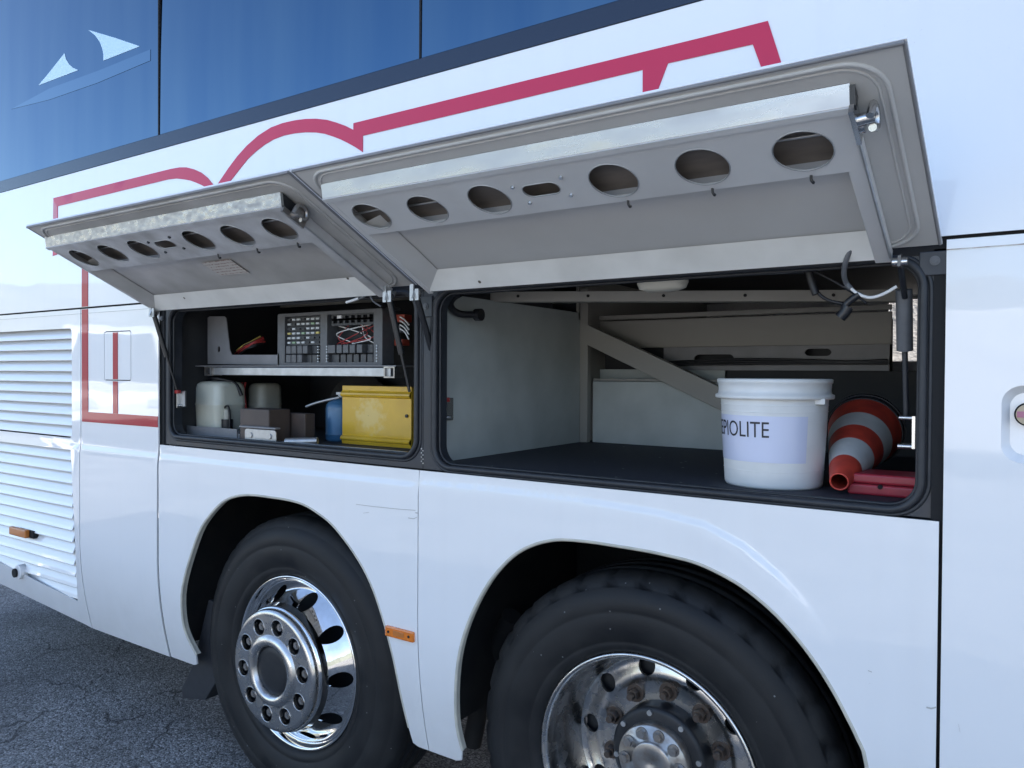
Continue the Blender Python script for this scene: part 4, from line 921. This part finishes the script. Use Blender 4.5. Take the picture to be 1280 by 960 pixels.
# ------------------------------------------------------------------ hatches
HO = Vector((0, -.012, 1.818)); HV = Vector((0, -.49, .24)).normalized(); HN = Vector((0, -HV.z, HV.y))
def F(x, v, n): return Vector((x, 0, 0)) + HO + HV*v + HN*n
def hpix(px, py, n=0.0):
    d = Vector(ray(px, py)); c = Vector((0, -CAM_D, CAM_H)); o = HO + HN*n
    t = (o-c).dot(HN)/d.dot(HN); p = c+d*t; return p.x, (p-HO).dot(HV)
HL = .546
def hatch(x0, x1, xf1, ch0, ch1, holes, slot, worn, lab, rails):
    mi = 'hatch_inner_dirty' if worn else 'hatch_inner'
    x0f = x0
    def FX(x, v, n):                 # the free edge is a few millimetres narrower than the hinge edge
        k = max(0., v)/HL; return F(x + (xf1-x1)*k*(x-x0)/(x1-x0), v, n)
    out = [(x0, 0.0), (x1, 0.0), (x1, HL), (x0, HL)]
    skin = MB().plate(densify(np.array(out), .1).tolist(), (), -.006, FX, (.12, .08)).build('hatch', 'white_paint', coach, bevel=0)
    tag(skin, lab)
    # inner sheet: pressed rim, rounded gasket bead
    MB().plate([(x0+.003, .004), (x1-.003, .004), (x1-.003, HL-.004), (x0+.003, HL-.004)], (), .003, FX, None, lambda u, v: .0005).build('inner_sheet', mi, skin)
    hem = MB()
    hem.tube([FX(x0+.004, HL-.004, .003), FX(x1-.004, HL-.004, .003)], .004, 8)
    hem.tube([FX(x0+.004, .004, .002), FX(x0+.004, HL-.004, .002)], .0035, 8); hem.tube([FX(x1-.004, .004, .002), FX(x1-.004, HL-.004, .002)], .0035, 8)
    hem.build('edge_hem', 'bracket_grey', skin)
    bead = [FX(a, b, .004) for a, b in rrect(x0+.030, x1-.036, .012, HL-.020, .07, 8)]
    MB().tube(bead, .0045, 8, True).build('pressed_bead', mi, skin)
    bead = [FX(a, b, .003) for a, b in rrect(x0+.044, x1-.050, .020, HL-.032, .06, 8)]
    MB().tube(bead, .003, 8, True).build('pressed_bead', mi, skin)
    # raised tub: side and hinge slopes
    H = .034; xa, xb = ch0+.012, ch1-.030
    sl = MB()
    sl.add([FX(xa, .010, H), FX(xb, .010, H), FX(xb-.0, .078, .006), FX(xa+.072, .078, .006)], [(0, 1, 2, 3)])
    sl.add([FX(xa, .004, .004), FX(xb, .004, .004), FX(xb, .010, H), FX(xa, .010, H)], [(0, 1, 2, 3)])
    sl.build('hinge_strip', 'hatch_strip', skin)
    s2_ = MB().add([FX(xa, .010, H), FX(xa+.072, .078, .006), FX(xa+.072, .34, .006), FX(xa, .34, H)], [(0, 1, 2, 3)])
    s2_.build('tub_slope', mi, skin)
    # channel: bright front lip, perforated plate behind it
    VC, NC, VB, VL = .484, .036, .302, .4635
    al = 'aluminium_worn' if worn else 'aluminium'
    lip = MB().hexa([FX(ch0, VC, .004), FX(ch1, VC, .004), FX(ch1, VC-.003, .004), FX(ch0, VC-.003, .004)], [FX(ch0+.002, VL, NC), FX(ch1, VL, NC), FX(ch1, VL-.004, NC), FX(ch0+.002, VL-.004, NC)])
    lipo = lip.build('rail_lip', al, skin, bevel=.001)
    fl = MB().hexa([FX(ch0+.002, VL, NC), FX(ch1, VL, NC), FX(ch1, VL-.014, NC), FX(ch0+.002, VL-.014, NC)], [FX(ch0+.002, VL, NC+.003), FX(ch1, VL, NC+.003), FX(ch1, VL-.014, NC+.003), FX(ch0+.002, VL-.014, NC+.003)])
    fl.build('rail_flange', 'alu_plate_dirty' if worn else 'alu_plate', skin)
    hl = []
    for px, py in holes:
        x, v = hpix(px, py, NC); hl.append(circle(x, v, .0525, 32))
    x, v = hpix(*slot, NC); hl.append(rrect(x-.046, x+.046, v-.020, v+.020, .0195, 6))
    am = 'alu_plate_dirty' if worn else 'alu_plate'
    MB().plate(densify(np.array(rect(ch0+.020, ch1-.006, VB, VL-.010)), .12).tolist(), hl, -.0025, FX, None, lambda u, v_: NC-.0005).build('perforated_plate', am, skin)
    for h in hl: MB().tube([FX(a, b, NC-.0004) for a, b in h], .0014, 6, True).build('hole_edge', 'galv', skin)
    MB().hexa([FX(ch0+.02, VB, NC-.001), FX(ch1-.01, VB, NC-.001), FX(ch1-.01, VB+.002, NC-.001), FX(ch0+.02, VB+.002, NC-.001)], [FX(ch0+.02, VB, NC-.018), FX(ch1-.01, VB, NC-.018), FX(ch1-.01, VB+.002, NC-.018), FX(ch0+.02, VB+.002, NC-.018)]).build('plate_lip', am, skin)
    for dx, dv in ((-.062, .022), (.066, .030), (-.05, -.036), (.060, -.030)): MB().cyl(FX(x+dx, v+dv, NC-.001), FX(x+dx, v+dv, NC+.004), .0055, .004, n=12).build('rivet', 'strut_black' if worn else 'steel', skin)
    MB().hexa([FX(ch0+.024, VB+.006, .0045), FX(ch1-.034, VB+.006, .0045), FX(ch1-.034, VC-.006, .0045), FX(ch0+.024, VC-.006, .0045)], [FX(ch0+.024, VB+.006, .006), FX(ch1-.034, VB+.006, .006), FX(ch1-.034, VC-.006, .006), FX(ch0+.024, VC-.006, .006)]).build('channel_shade_sheet', 'cavity_shade_brown', skin)  # brown sheet added behind the holes; its dark colour deepens the cavity's shade
    # side rails from the channel to the hinge
    for (xr, wd, side_n) in rails:
        r_ = MB().hexa([FX(xr, -.004, .004), FX(xr+wd, -.004, .004), FX(xr+wd, VL-.004, .004), FX(xr, VL-.004, .004)], [FX(xr, -.004, NC-.002), FX(xr+wd, -.004, NC-.002), FX(xr+wd, VL-.004, NC-.001), FX(xr, VL-.004, NC-.001)])
        r_.build('side_rail', am, skin, bevel=.0025)
        if side_n:
            e = MB().tube([FX(xr+(wd if side_n > 0 else 0), .02, NC+.001), FX(xr+(wd if side_n > 0 else 0), VC-.09, NC+.001)], .003, 8)
            e.build('rail_edge', 'galv', skin)
    return skin, FX
hl_R = [(465, 271), (535, 262), (613, 250), (769, 226), (881, 209), (1008, 189)]
hl_L = [(105, 323), (141, 317), (179, 312), (248.5, 301), (297, 295), (349.5, 287)]
xL0, xL1 = X_BL+.006, X_BM-.004
xR0, xR1 = X_BM+.004, X_BR-.003
hL, FL = hatch(xL0, xL1, xL1, -2.925, -1.652, hl_L, (206.5, 305.5), True, 'raised rear hatch with scuffed aluminium rail and a paper sticker', [(-2.925, .016, 0), (-1.700, .048, 1)])
hR, FR = hatch(xR0, xR1, xR1-.010, -1.497, -.240, hl_R, (678, 237), False, 'raised forward hatch with clean bright aluminium rail', [(-1.497, .018, 0), (-.272, .032, 1)])
# latches at the ends of the rails
def latch(parent, FX, x, v, m):
    b = MB().cyl(FX(x, v, .038), FX(x+.03, v, .034), .011, n=16)
    b.tube([FX(x+.026, v+.016, .046), FX(x+.028, v+.012, .018), FX(x+.028, v-.014, .016), FX(x+.028, v-.024, .036), FX(x+.026, v-.010, .048)], .007, 8, sub=4)
    b.cyl(FX(x-.002, v-.02, .03), FX(x+.012, v-.02, .03), .014, n=14)
    b.build('latch_hook', m, parent)
    MB().hexa([FX(x-.004, v-.045, .012), FX(x+.004, v-.045, .012), FX(x+.004, v+.035, .012), FX(x-.004, v+.035, .012)], [FX(x-.004, v-.045, .05), FX(x+.004, v-.045, .05), FX(x+.004, v+.035, .05), FX(x-.004, v+.035, .05)]).build('latch_plate', m, parent)
latch(hR, FR, -.238, .430, 'steel'); latch(hL, FL, -1.648, .425, 'dull_alloy')
MB().hexa([FR(-.241, VV, NN) for VV, NN in ((.452, .008), (.452, .035), (.464, .035), (.482, .008))], [FR(-.232, VV, NN) for VV, NN in ((.452, .008), (.452, .035), (.464, .035), (.482, .008))]).build('rail_end_cap', 'strut_black', hR)
MB().hexa([FL(-1.652, VV, NN) for VV, NN in ((.43, .008), (.43, .035), (.464, .035), (.482, .008))], [FL(-1.642, VV, NN) for VV, NN in ((.43, .008), (.43, .035), (.464, .035), (.482, .008))]).build('rail_end_cap', 'strut_black', hL)
# cable clips hanging below the perforated plates
for o, FX, pts in ((hR, FR, [(788, 253), (894, 238), (1018, 222)]), (hL, FL, [(274, 319), (323, 312), (373.5, 305)])):
    for p in pts:
        x, v = hpix(*p, .036); b = MB().tube([FX(x, v+.006, .034), FX(x, v+.001, .041), FX(x+.003, v-.003, .045), FX(x+.002, v-.007, .041)], .003, 6, sub=3)
        b.build('cable_clip', 'strut_black', o)
# struts inside the channel seen through the holes
wr = MB()
for p, q_ in (((985, 182), (1030, 176)), ((880, 192), (915, 190)), ((520, 262), (545, 258)), ((455, 272), (480, 265))):
    a, b = hpix(*p, .03), hpix(*q_, .03); MB().tube([FR(a[0]-.04, a[1], .014), FR(b[0]+.04, b[1], .014)], .003, 6).build('lock_rod', 'galv', hR)
wr = MB(); wr.tube([FL(-2.85, .40, .02), FL(-1.72, .40, .02)], .004, 6); wr.build('lock_rod', 'dull_alloy', hL)
# paper sticker
sp = [hpix(252, 329, .008), hpix(276, 344.5, .008), hpix(311, 341, .008), hpix(287, 324, .008)]
MB().prism(sp, .0075, .0085, lambda u, v, t: FL(u, v, t)).build('sticker', 'sticker_print', hL)
# lugs and gas struts
def lug(parent, x, m='galv'):
    b = MB().hexa([F(x-.003, .03, .04), F(x+.003, .03, .04), F(x+.003, -.002, .015), F(x-.003, -.002, .015)], [Vector((x-.003, -.066, 1.772)), Vector((x+.003, -.066, 1.772)), Vector((x+.003, -.034, 1.770)), Vector((x-.003, -.034, 1.770))])
    if m == 'galv': b.box((x-.017, -.058, 1.766), (x-.003, -.053, 1.815)).box((x+.003, -.058, 1.766), (x+.017, -.053, 1.80))
    b.build('hinge_lug', m, parent)
    MB().cyl((x-.014, -.048, 1.783), (x+.014, -.048, 1.783), .0085, n=12).build('pivot_bolt', 'steel', parent)
def strut(top, bot, frac, r0=.0095, r1=.0045):
    top, bot = Vector(top), Vector(bot); mid = top.lerp(bot, frac)
    s_ = MB().cyl(top, mid, r0, n=16).build('gas_strut', 'strut_black', coach)
    MB().cyl(mid, bot, r1, n=12).build('piston_rod', 'strut_black' , s_)
    return s_
lug(hL, -2.905); lug(hL, -1.635); lug(hR, -1.525); lug(hR, -.222, 'steel')
def bracket(s_, c, flip):
    c = Vector(c); x, y, z = c
    b = MB().box((x-.004, y-.006, z-.065), (x+.004, y+.035, z+.006)).build('strut_bracket', 'steel', s_, bevel=.001)
    MB().cyl((x-.02, y+.01, z-.055), (x+.02, y+.01, z-.055), .005, n=12).build('bracket_pin', 'steel', s_)
    MB().box((x-.012, y-.008, z-.006), (x+.012, y+.008, z+.008)).build('strut_clip', 'wire_red', s_, bevel=.002)
bA = PXp(222, 490, -2.87); sA = strut((-2.905, -.048, 1.783), bA, .55); bracket(sA, bA, 1)
bp2 = PXp(222, 495, -2.868)
MB().plate(XZ([(216, 505), (217, 492), (221, 490), (231, 489), (231, 508), (216, 508)], .045), (), .006, side, None, lambda u, v: .045).build('strut_mount', 'galv', sA)
bB = PXp(512, 490, -1.60); sB = strut((-1.635, -.048, 1.783), bB, .6)
bC = PXp(557, 500, -1.525); sC = strut((-1.525, -.048, 1.783), bC, .6); bracket(sC, bC, 1)
bD = PY(1133, 523, .09)
sD = MB().cyl((-.222, -.048, 1.783), PY(1131, 372, .02), .006, n=14).build('gas_strut', 'strut_black', coach)
MB().cyl(PY(1130, 362, .04), PY(1131, 438, .07), .0165, n=20).build('strut_cylinder', 'plastic_grey', sD)
MB().cyl(PY(1131, 438, .07), bD, .006, n=12).build('piston_rod', 'plastic_dark', sD)
e = PY(1143, 540, .06)
MB().box((e.x-.004, .052, e.z-.036), (e.x+.002, .062, e.z+.034)).cyl((e.x-.03, .06, e.z+.030), (e.x, .06, e.z+.030), .0045, n=10).cyl((e.x-.032, .06, e.z-.032), (e.x, .06, e.z-.032), .0055, n=10).build('strut_bracket', 'steel', sD)
# torn foil tape near the left pivot
MB().tube([PY(467, 362, -.03), PY(455, 371, -.03), PY(446, 374, -.03), PY(434, 378, -.03)], .0035, 6, sub=3).tube([PY(462, 366, -.03), PY(466, 376, -.03), PY(476, 383, -.02)], .003, 6, sub=3).build('loose_wire', 'plastic_grey', coach)
MB().tube([PY(448, 373, -.032), PY(441, 375.5, -.032), PY(433, 378, -.032)], .0045, 6, sub=2).build('loose_wire', 'wire_white', coach)

# ------------------------------------------------------------------ things lying in the bays
# bucket
zf = BF
fr_ = PZ(966, 613, zf); rb_, rt_ = .120, .135
vdir = Vector((fr_.x, fr_.y+CAM_D, 0)).normalized()
bc = fr_ + vdir*rb_
top_z = None
for z in np.arange(1.45, 1.65, .002):
    p = Vector((bc.x, bc.y, z)) - vdir*rt_
    c = Vector(ROT.T @ np.array(p - Vector((0, -CAM_D, CAM_H))))
    if 480 - FPX*c.y/-c.z < 474: top_z = float(z); break
hb = top_z - zf
bkt = empty('bucket', (bc.x, bc.y, zf), 'white plastic bucket with lid and SEPIOLITE paper label', 'bucket')
def brad(t): return rb_ + (rt_-rb_)*t
prof = [(.001, zf+.004), (rb_-.01, zf+.003), (rb_-.003, zf), (rb_, zf+.006)]
for t in np.linspace(.05, .84, 12): prof.append((brad(t), zf+hb*t))
MB().lathe(prof, (bc.x, bc.y, 0), 'z', 72).build('body', 'bucket_white', bkt)
ribs = MB()
for t in (.16, .62, .70, .76): ribs.lathe([(brad(t)-.0005, zf+hb*t-.002), (brad(t)+.0011, zf+hb*t), (brad(t)-.0005, zf+hb*t+.002)], (bc.x, bc.y, 0), 'z', 72)
ribs.build('moulded_rib', 'bucket_white', bkt)
R1 = rt_
MB().lathe([(R1-.004, zf+hb*.82), (R1+.009, zf+hb*.815), (R1+.011, zf+hb*.825), (R1+.011, zf+hb*.850), (R1+.004, zf+hb*.862), (R1+.003, zf+hb*.90), (R1+.004, zf+hb*.955), (R1+.0065, zf+hb*.962), (R1+.007, zf+hb*.992), (R1+.004, zf+hb), (R1-.004, zf+hb), (R1-.010, zf+hb*.97), (.001, zf+hb*.965)], (bc.x, bc.y, 0), 'z', 72).build('lid', 'bucket_white', bkt)
cam_a = math.atan2(-vdir.y, -vdir.x)                     # direction from the bucket towards the camera side
def wrap(s, z, dr=0.0):                                  # s metres to the right of the camera-facing line
    t = (z-zf)/hb; rr = brad(t)+dr; a = cam_a + s/brad(.55); return Vector((bc.x + rr*math.cos(a), bc.y + rr*math.sin(a), z))
zl0, zl1 = zf+hb*.245, zf+hb*.665
lab = MB(); NS = 30; sL, sR = -.225, .083
for i in range(NS+1):
    s = sL + (sR-sL)*i/NS
    lab.v += [tuple(wrap(s, zl0, .0012)), tuple(wrap(s, zl1, .0012))]
lab.f = [(2*i, 2*i+2, 2*i+3, 2*i+1) for i in range(NS)]; lab.sm = [True]*NS
lo = lab.build('paper_label', 'paper_label', bkt)
cu = bpy.data.curves.new('txt', 'FONT'); cu.body = 'SEPIOLITE'; cu.size = 1.0; cu.fill_mode = 'FRONT'; cu.resolution_u = 4
to = bpy.data.objects.new('txt', cu); C.objects.link(to); bpy.context.view_layer.update()
tm = bpy.data.meshes.new_from_object(to.evaluated_get(bpy.context.evaluated_depsgraph_get()))
bpy.data.objects.remove(to); bpy.data.curves.remove(cu)
tvs = [v.co.copy() for v in tm.vertices]; tw0, tw1 = min(v.x for v in tvs), max(v.x for v in tvs); tz1_ = max(v.y for v in tvs)
CAPH, TW, TE = .0385, .186, -.010
txt = MB(); txt.add([wrap(TE - TW*(tw1-v.x)/(tw1-tw0), zl1-.014-CAPH + CAPH*v.y/tz1_, .0020) for v in tvs], [tuple(p.vertices) for p in tm.polygons])
txt.build('lettering', 'ink', lo)
e_ = wrap(.112, zf+hb*.80, .008)
MB().box((e_.x-.012, e_.y-.006, e_.z-.007), (e_.x+.012, e_.y+.006, e_.z+.007)).build('lid_tab', 'bucket_white', bkt, bevel=.002)

# traffic cone lying on its side, small end towards the door
tip = PY(1049, 602, .13); cb = PY(1080, 540, .53)
ax = (cb-tip).normalized(); Lc = (cb-tip).length
low = min(0, 0)
cone = empty('traffic_cone', (tip.x, tip.y, zf), 'red and white striped traffic cone lying beside the bucket', 'traffic cone')
def conering(t0, t1, m, name, r0=.0215, r1=.095):
    b = MB(); a = ax.orthogonal().normalized(); n = 40
    ts = np.linspace(t0, t1, 4)
    b.cyl(tip+ax*(Lc*t0), tip+ax*(Lc*t1), r0+(r1-r0)*t0, r0+(r1-r0)*t1, n=44, caps=False); return b.build(name, m, cone)
for t0, t1, m in ((0, .22, 'cone_red'), (.22, .44, 'cone_white'), (.44, .62, 'cone_red'), (.62, .80, 'cone_white'), (.80, 1.0, 'cone_red')): conering(t0, t1, m, 'cone_band')
b = MB(); b.cyl(tip, tip+ax*(Lc*.8), .0185, .073, n=36, caps=False); b.build('cone_inside', 'cone_red', cone)
b = MB(); ua = ax.orthogonal().normalized(); ub = ax.cross(ua); rgp = [tip + ua*(.0200*math.cos(2*math.pi*i/40)) + ub*(.0200*math.sin(2*math.pi*i/40)) for i in range(40)]
b.tube(rgp, .0022, 6, True); b.build('tip_rim', 'cone_red', cone)
MB().cyl(cb, cb+ax*.02, .098, .100, n=40).cyl(cb+ax*.02, cb+ax*.032, .103, n=40).build('cone_base', 'rubber', cone)

# red flat case with a round latch hole
k0, k1 = PZ(1059, 617, zf), PZ(1142, 624, zf)
zt_ = zf+.050
case = empty('warning_case', (k0.x, k0.y, zf), 'flat red plastic case lying in front of the traffic cone', 'case')
cx0, cx1, cy0 = k0.x, -.158, k0.y
MB().box((cx0, cy0, zf), (cx1, cy0+.12, zf+(zt_-zf)*.52)).build('case_base', 'case_red', case, bevel=.006, seg=3)
MB().box((cx0+.001, cy0+.001, zf+(zt_-zf)*.54), (cx1-.001, cy0+.119, zt_)).build('case_lid', 'case_red', case, bevel=.006, seg=3)
kh = PY(1100, 610, cy0-.001)
MB().cyl((kh.x, cy0-.002, kh.z+.002), (kh.x, cy0+.01, kh.z+.002), .0055, n=16).build('latch_hole', 'seam_black', case)

# yellow steel box in the equipment bay
yz = EF
y0_ = PZ(428, 554, yz); yb = y0_.y
xa, xb = PY(428, 520, yb).x, PY(514, 520, yb).x
zt2 = PY(428, 482, yb).z
hy = zt2-yz
ybx = empty('tool_box', ((xa+xb)/2, yb, yz), 'yellow painted steel box with worn front beside the blue bottle', 'box')
pf = [(0, 0), (-.004, .06), (-.010, .075), (-.012, .10), (-.008, .13), (0, .15), (0, .80), (-.008, .82), (-.012, .85), (-.010, .88), (-.004, .90), (0, .92), (0, 1.0)]
b = MB(); vs = [(xa, yb+d, yz+hy*t) for d, t in pf] + [(xb, yb+d, yz+hy*t) for d, t in pf]; n = len(pf)
b.add(vs, [(i, i+1, n+i+1, n+i) for i in range(n-1)]); b.build('front_panel', 'yellow_paint', ybx)
MB().box((xa, yb+.002, yz), (xa+.003, yb+.16, zt2)).box((xb-.003, yb+.002, yz), (xb, yb+.16, zt2)).box((xa, yb+.002, zt2-.003), (xb, yb+.16, zt2-.0005)).box((xa, yb+.157, yz), (xb, yb+.16, zt2-.004)).box((xa+.004, yb+.002, yz+.0005), (xb-.004, yb+.156, yz+.003)).build('carcass', 'yellow_paint', ybx)
kn = PY(509, 520, yb); MB().cyl((kn.x, yb-.006, kn.z), (kn.x, yb, kn.z), .006, n=12).build('lock', 'strut_black', ybx)

wc = PY(462, 519, yb)
def wear(m, c, rad):
    n, l = m.node_tree.nodes, m.node_tree.links; p = n['Principled BSDF']; src = p.inputs['Base Color'].links[0].from_socket
    geo = [x for x in n if x.type == 'NEW_GEOMETRY'][0]
    sb_ = n.new('ShaderNodeVectorMath'); sb_.operation = 'SUBTRACT'; sb_.inputs[1].default_value = c; l.new(geo.outputs['Position'], sb_.inputs[0])
    sc2 = n.new('ShaderNodeVectorMath'); sc2.operation = 'MULTIPLY'; sc2.inputs[1].default_value = (1/rad[0], 0, 1/rad[1]); l.new(sb_.outputs[0], sc2.inputs[0])
    ln = n.new('ShaderNodeVectorMath'); ln.operation = 'LENGTH'; l.new(sc2.outputs[0], ln.inputs[0])
    nz = n.new('ShaderNodeTexNoise'); nz.inputs['Scale'].default_value = 45; nz.inputs['Detail'].default_value = 8; l.new(geo.outputs['Position'], nz.inputs['Vector'])
    ad = n.new('ShaderNodeMath'); ad.operation = 'MULTIPLY_ADD'; ad.inputs[1].default_value = 1.6; l.new(nz.outputs[0], ad.inputs[0]); l.new(ln.outputs['Value'], ad.inputs[2])
    r = n.new('ShaderNodeMapRange'); r.inputs[1].default_value = 1.75; r.inputs[2].default_value = 1.25; r.inputs[3].default_value = 0; r.inputs[4].default_value = 0.6; l.new(ad.outputs[0], r.inputs[0])
    mx = n.new('ShaderNodeMix'); mx.data_type = 'RGBA'; mx.inputs[7].default_value = (0.70, 0.55, 0.22, 1); l.new(r.outputs[0], mx.inputs[0]); l.new(src, mx.inputs[6])
    # chips along the folds
    n2 = n.new('ShaderNodeTexNoise'); n2.inputs['Scale'].default_value = 70; n2.inputs['Detail'].default_value = 6; l.new(geo.outputs['Position'], n2.inputs['Vector'])
    r2 = n.new('ShaderNodeMapRange'); r2.inputs[1].default_value = 0.71; r2.inputs[2].default_value = 0.76; l.new(n2.outputs[0], r2.inputs[0])
    m2 = n.new('ShaderNodeMix'); m2.data_type = 'RGBA'; m2.inputs[7].default_value = (0.12, 0.075, 0.04, 1); l.new(r2.outputs[0], m2.inputs[0]); l.new(mx.outputs[2], m2.inputs[6]); l.new(m2.outputs[2], p.inputs['Base Color'])
wear(MATS['yellow_paint'], (wc.x, wc.y, wc.z), (.085, .075))

# small blue bottle
bp_ = PZ(412, 552, yz); br_ = (PY(427, 530, bp_.y).x - PY(398, 530, bp_.y).x)/2*.93
bcx, bcy = bp_.x, bp_.y+br_
zt3 = PY(412, 500, bcy).z; ztop = PY(412, 491, bcy).z
bot = empty('gas_bottle', (bcx, bcy, yz), 'small blue metal bottle with white valve beside the yellow box', 'bottle')
hh = zt3-yz
MB().lathe([(.001, yz+.002), (br_*.92, yz), (br_, yz+.008), (br_, yz+hh*.16), (br_+.002, yz+hh*.17), (br_, yz+hh*.18), (br_, yz+hh*.80), (br_*.95, yz+hh*.90), (br_*.72, yz+hh*1.0), (br_*.40, yz+hh*1.06), (br_*.3, yz+hh*1.08), (.001, yz+hh*1.08)], (bcx, bcy, 0), 'z', 40).build('body', 'blue_paint', bot)
MB().cyl((bcx, bcy, yz+hh*1.07), (bcx, bcy, ztop), .012, n=14).cyl((bcx, bcy, ztop-.006), (bcx, bcy, ztop+.004), .02, n=14).build('valve', 'fuse_pale', bot)
MB().tube([(bcx+.02, bcy-.03, yz+hh*1.08), (bcx-.02, bcy-.05, yz+hh*1.02), (bcx-.07, bcy-.07, yz+hh*.93), (bcx-.11, bcy-.08, yz+hh*.84)], .005, 8, sub=3).build('handle', 'galv', bot)

# brown box with a bracket on its front
c0 = PZ(304, 552, yz); c1x = PY(336, 530, c0.y).x; zt4 = PY(310, 511, c0.y).z
bb = empty('brown_box', ((c0.x+c1x)/2, c0.y, yz), 'brown box with a bolted metal bracket between tank and blue bottle', 'box')
MB().box((c0.x-.02, c0.y, yz), (c1x, c0.y+.10, zt4)).build('body', 'brown_box', bb, bevel=.004)
MB().box((c1x-.05, c0.y+.11, yz), (PY(394, 520, c0.y+.16).x, c0.y+.16, PY(380, 517, c0.y+.12).z)).build('body', 'brown_box', bb, bevel=.003)
z5, z6 = yz, PY(325, 537, c0.y-.02).z
pa, pb_ = PY(306, 545, c0.y-.02).x, PY(345, 545, c0.y-.02).x
MB().plate(rrect(pa, pb_, z5, z6, .012), (), .004, side, None, lambda u, v: c0.y-.02).build('bracket', 'galv', bb, bevel=.001)
MB().box((pa-.03, c0.y-.024, z6+.004), (pb_+.0, c0.y+.0, z6+.010)).build('bracket_flange', 'bracket_grey', bb, bevel=.001)
for x in (pa+.035, pb_-.035): MB().cyl((x, c0.y-.024, (z5+z6)/2+.004), (x, c0.y-.018, (z5+z6)/2+.004), .010, n=16).build('bolt', 'galv', bb)
pt = MB(); p_ = PY(357, 546, c0.y-.01); q_ = PY(397, 545, c0.y+.05)
pt.tube([p_, q_], .014, 14); pto = tag(pt.build('jack_handle', 'galv', None), 'short grey metal tube lying between the brown box and blue bottle', 'tube')
pto.location.z += (yz + .014) - min((pto.matrix_world @ v.co).z for v in pto.data.vertices) - .014 + .0

# ------------------------------------------------------------------ vehicles parked across the yard (they show in the paint)
def van(loc, rz, m, label, stripe=None, L=5.6, Hh=2.5):
    o = empty('parked_van', loc, label, 'van', None)
    o.rotation_euler = (0, 0, rz)
    def put(b, name, mm, par=o, bevel=0):
        me = b.mesh(name, (0, 0, 0), bevel); me.materials.append(MATS[mm]); x = bpy.data.objects.new(name, me); C.objects.link(x); x.parent = par; return x
    pr = [(0, .35), (L, .35), (L, .95), (L-.25, 1.15), (L-.9, 1.30), (L-1.55, Hh-.15), (L-2.0, Hh), (.15, Hh), (0, Hh-.25)]
    body_ = put(MB().prism(pr, -1.0, 1.0, lambda u, v, t: Vector((u, t*(1-.06*max(0, v-1.2)), v))), 'body', m, bevel=.05)
    gl = [(L-1.72, Hh-.3), (L-1.1, 1.38), (L-2.1, 1.38), (L-2.25, Hh-.35)]
    for s in (-1, 1): put(MB().prism(gl, .0, .02, lambda u, v, t: Vector((u, s*(1.0*(1-.06*max(0, v-1.2))+.004+t), v))), 'side_window', 'glass_dark')
    put(MB().add([(L-.86, -.85, 1.34), (L-.86, .85, 1.34), (L-1.52, .78, Hh-.2), (L-1.52, -.78, Hh-.2)], [(0, 1, 2, 3)]).xf(lambda p: p+Vector((.03, 0, .03))), 'windscreen', 'glass_dark')
    for x in (1.1, L-1.0):
        for s in (-1, 1):
            wv_ = put(MB().cyl((x, s*.80, .34), (x, s*1.02, .34), .34, n=28), 'wheel', 'tyre_rubber', bevel=.02)
            put(MB().cyl((x, s*1.0, .34), (x, s*1.03, .34), .2, n=20), 'rim', 'dull_alloy', wv_)
    for s in (-1, 1):
        put(MB().box((L-.12, s*.62-.16, .82), (L+.02, s*.62+.16, 1.0)), 'headlight', 'fuse_pale', bevel=.02)
        put(MB().box((-.03, s*.88-.06, .9), (.02, s*.88+.06, 1.3)), 'tail_light', 'lamp_red', bevel=.01)
        if stripe: put(MB().prism(stripe, 0, .01, lambda u, v, t: Vector((u, s*(1.0*(1-.06*max(0, v-1.2))+.004+t), v))), 'red_panel', 'red_body')
    put(MB().box((L-.15, -.95, .35), (L+.08, .95, .62)), 'bumper', 'plastic_dark', bevel=.04)
    return o
van((-19.5, -8.6, 0), R_(25), 'white_paint', 'white van with a red slanted panel parked across the yard', [(1.2, .7), (2.6, .7), (3.2, 1.6), (1.9, 1.6)])
van((-27.5, -12.0, 0), R_(25), 'white_paint', 'plain white van parked behind the red panelled van', None, 5.2, 2.2)
van((-3.0, -13.0, 0), R_(8), 'white_paint', 'long white van parked alone facing the coach side', None, 6.2, 2.6)
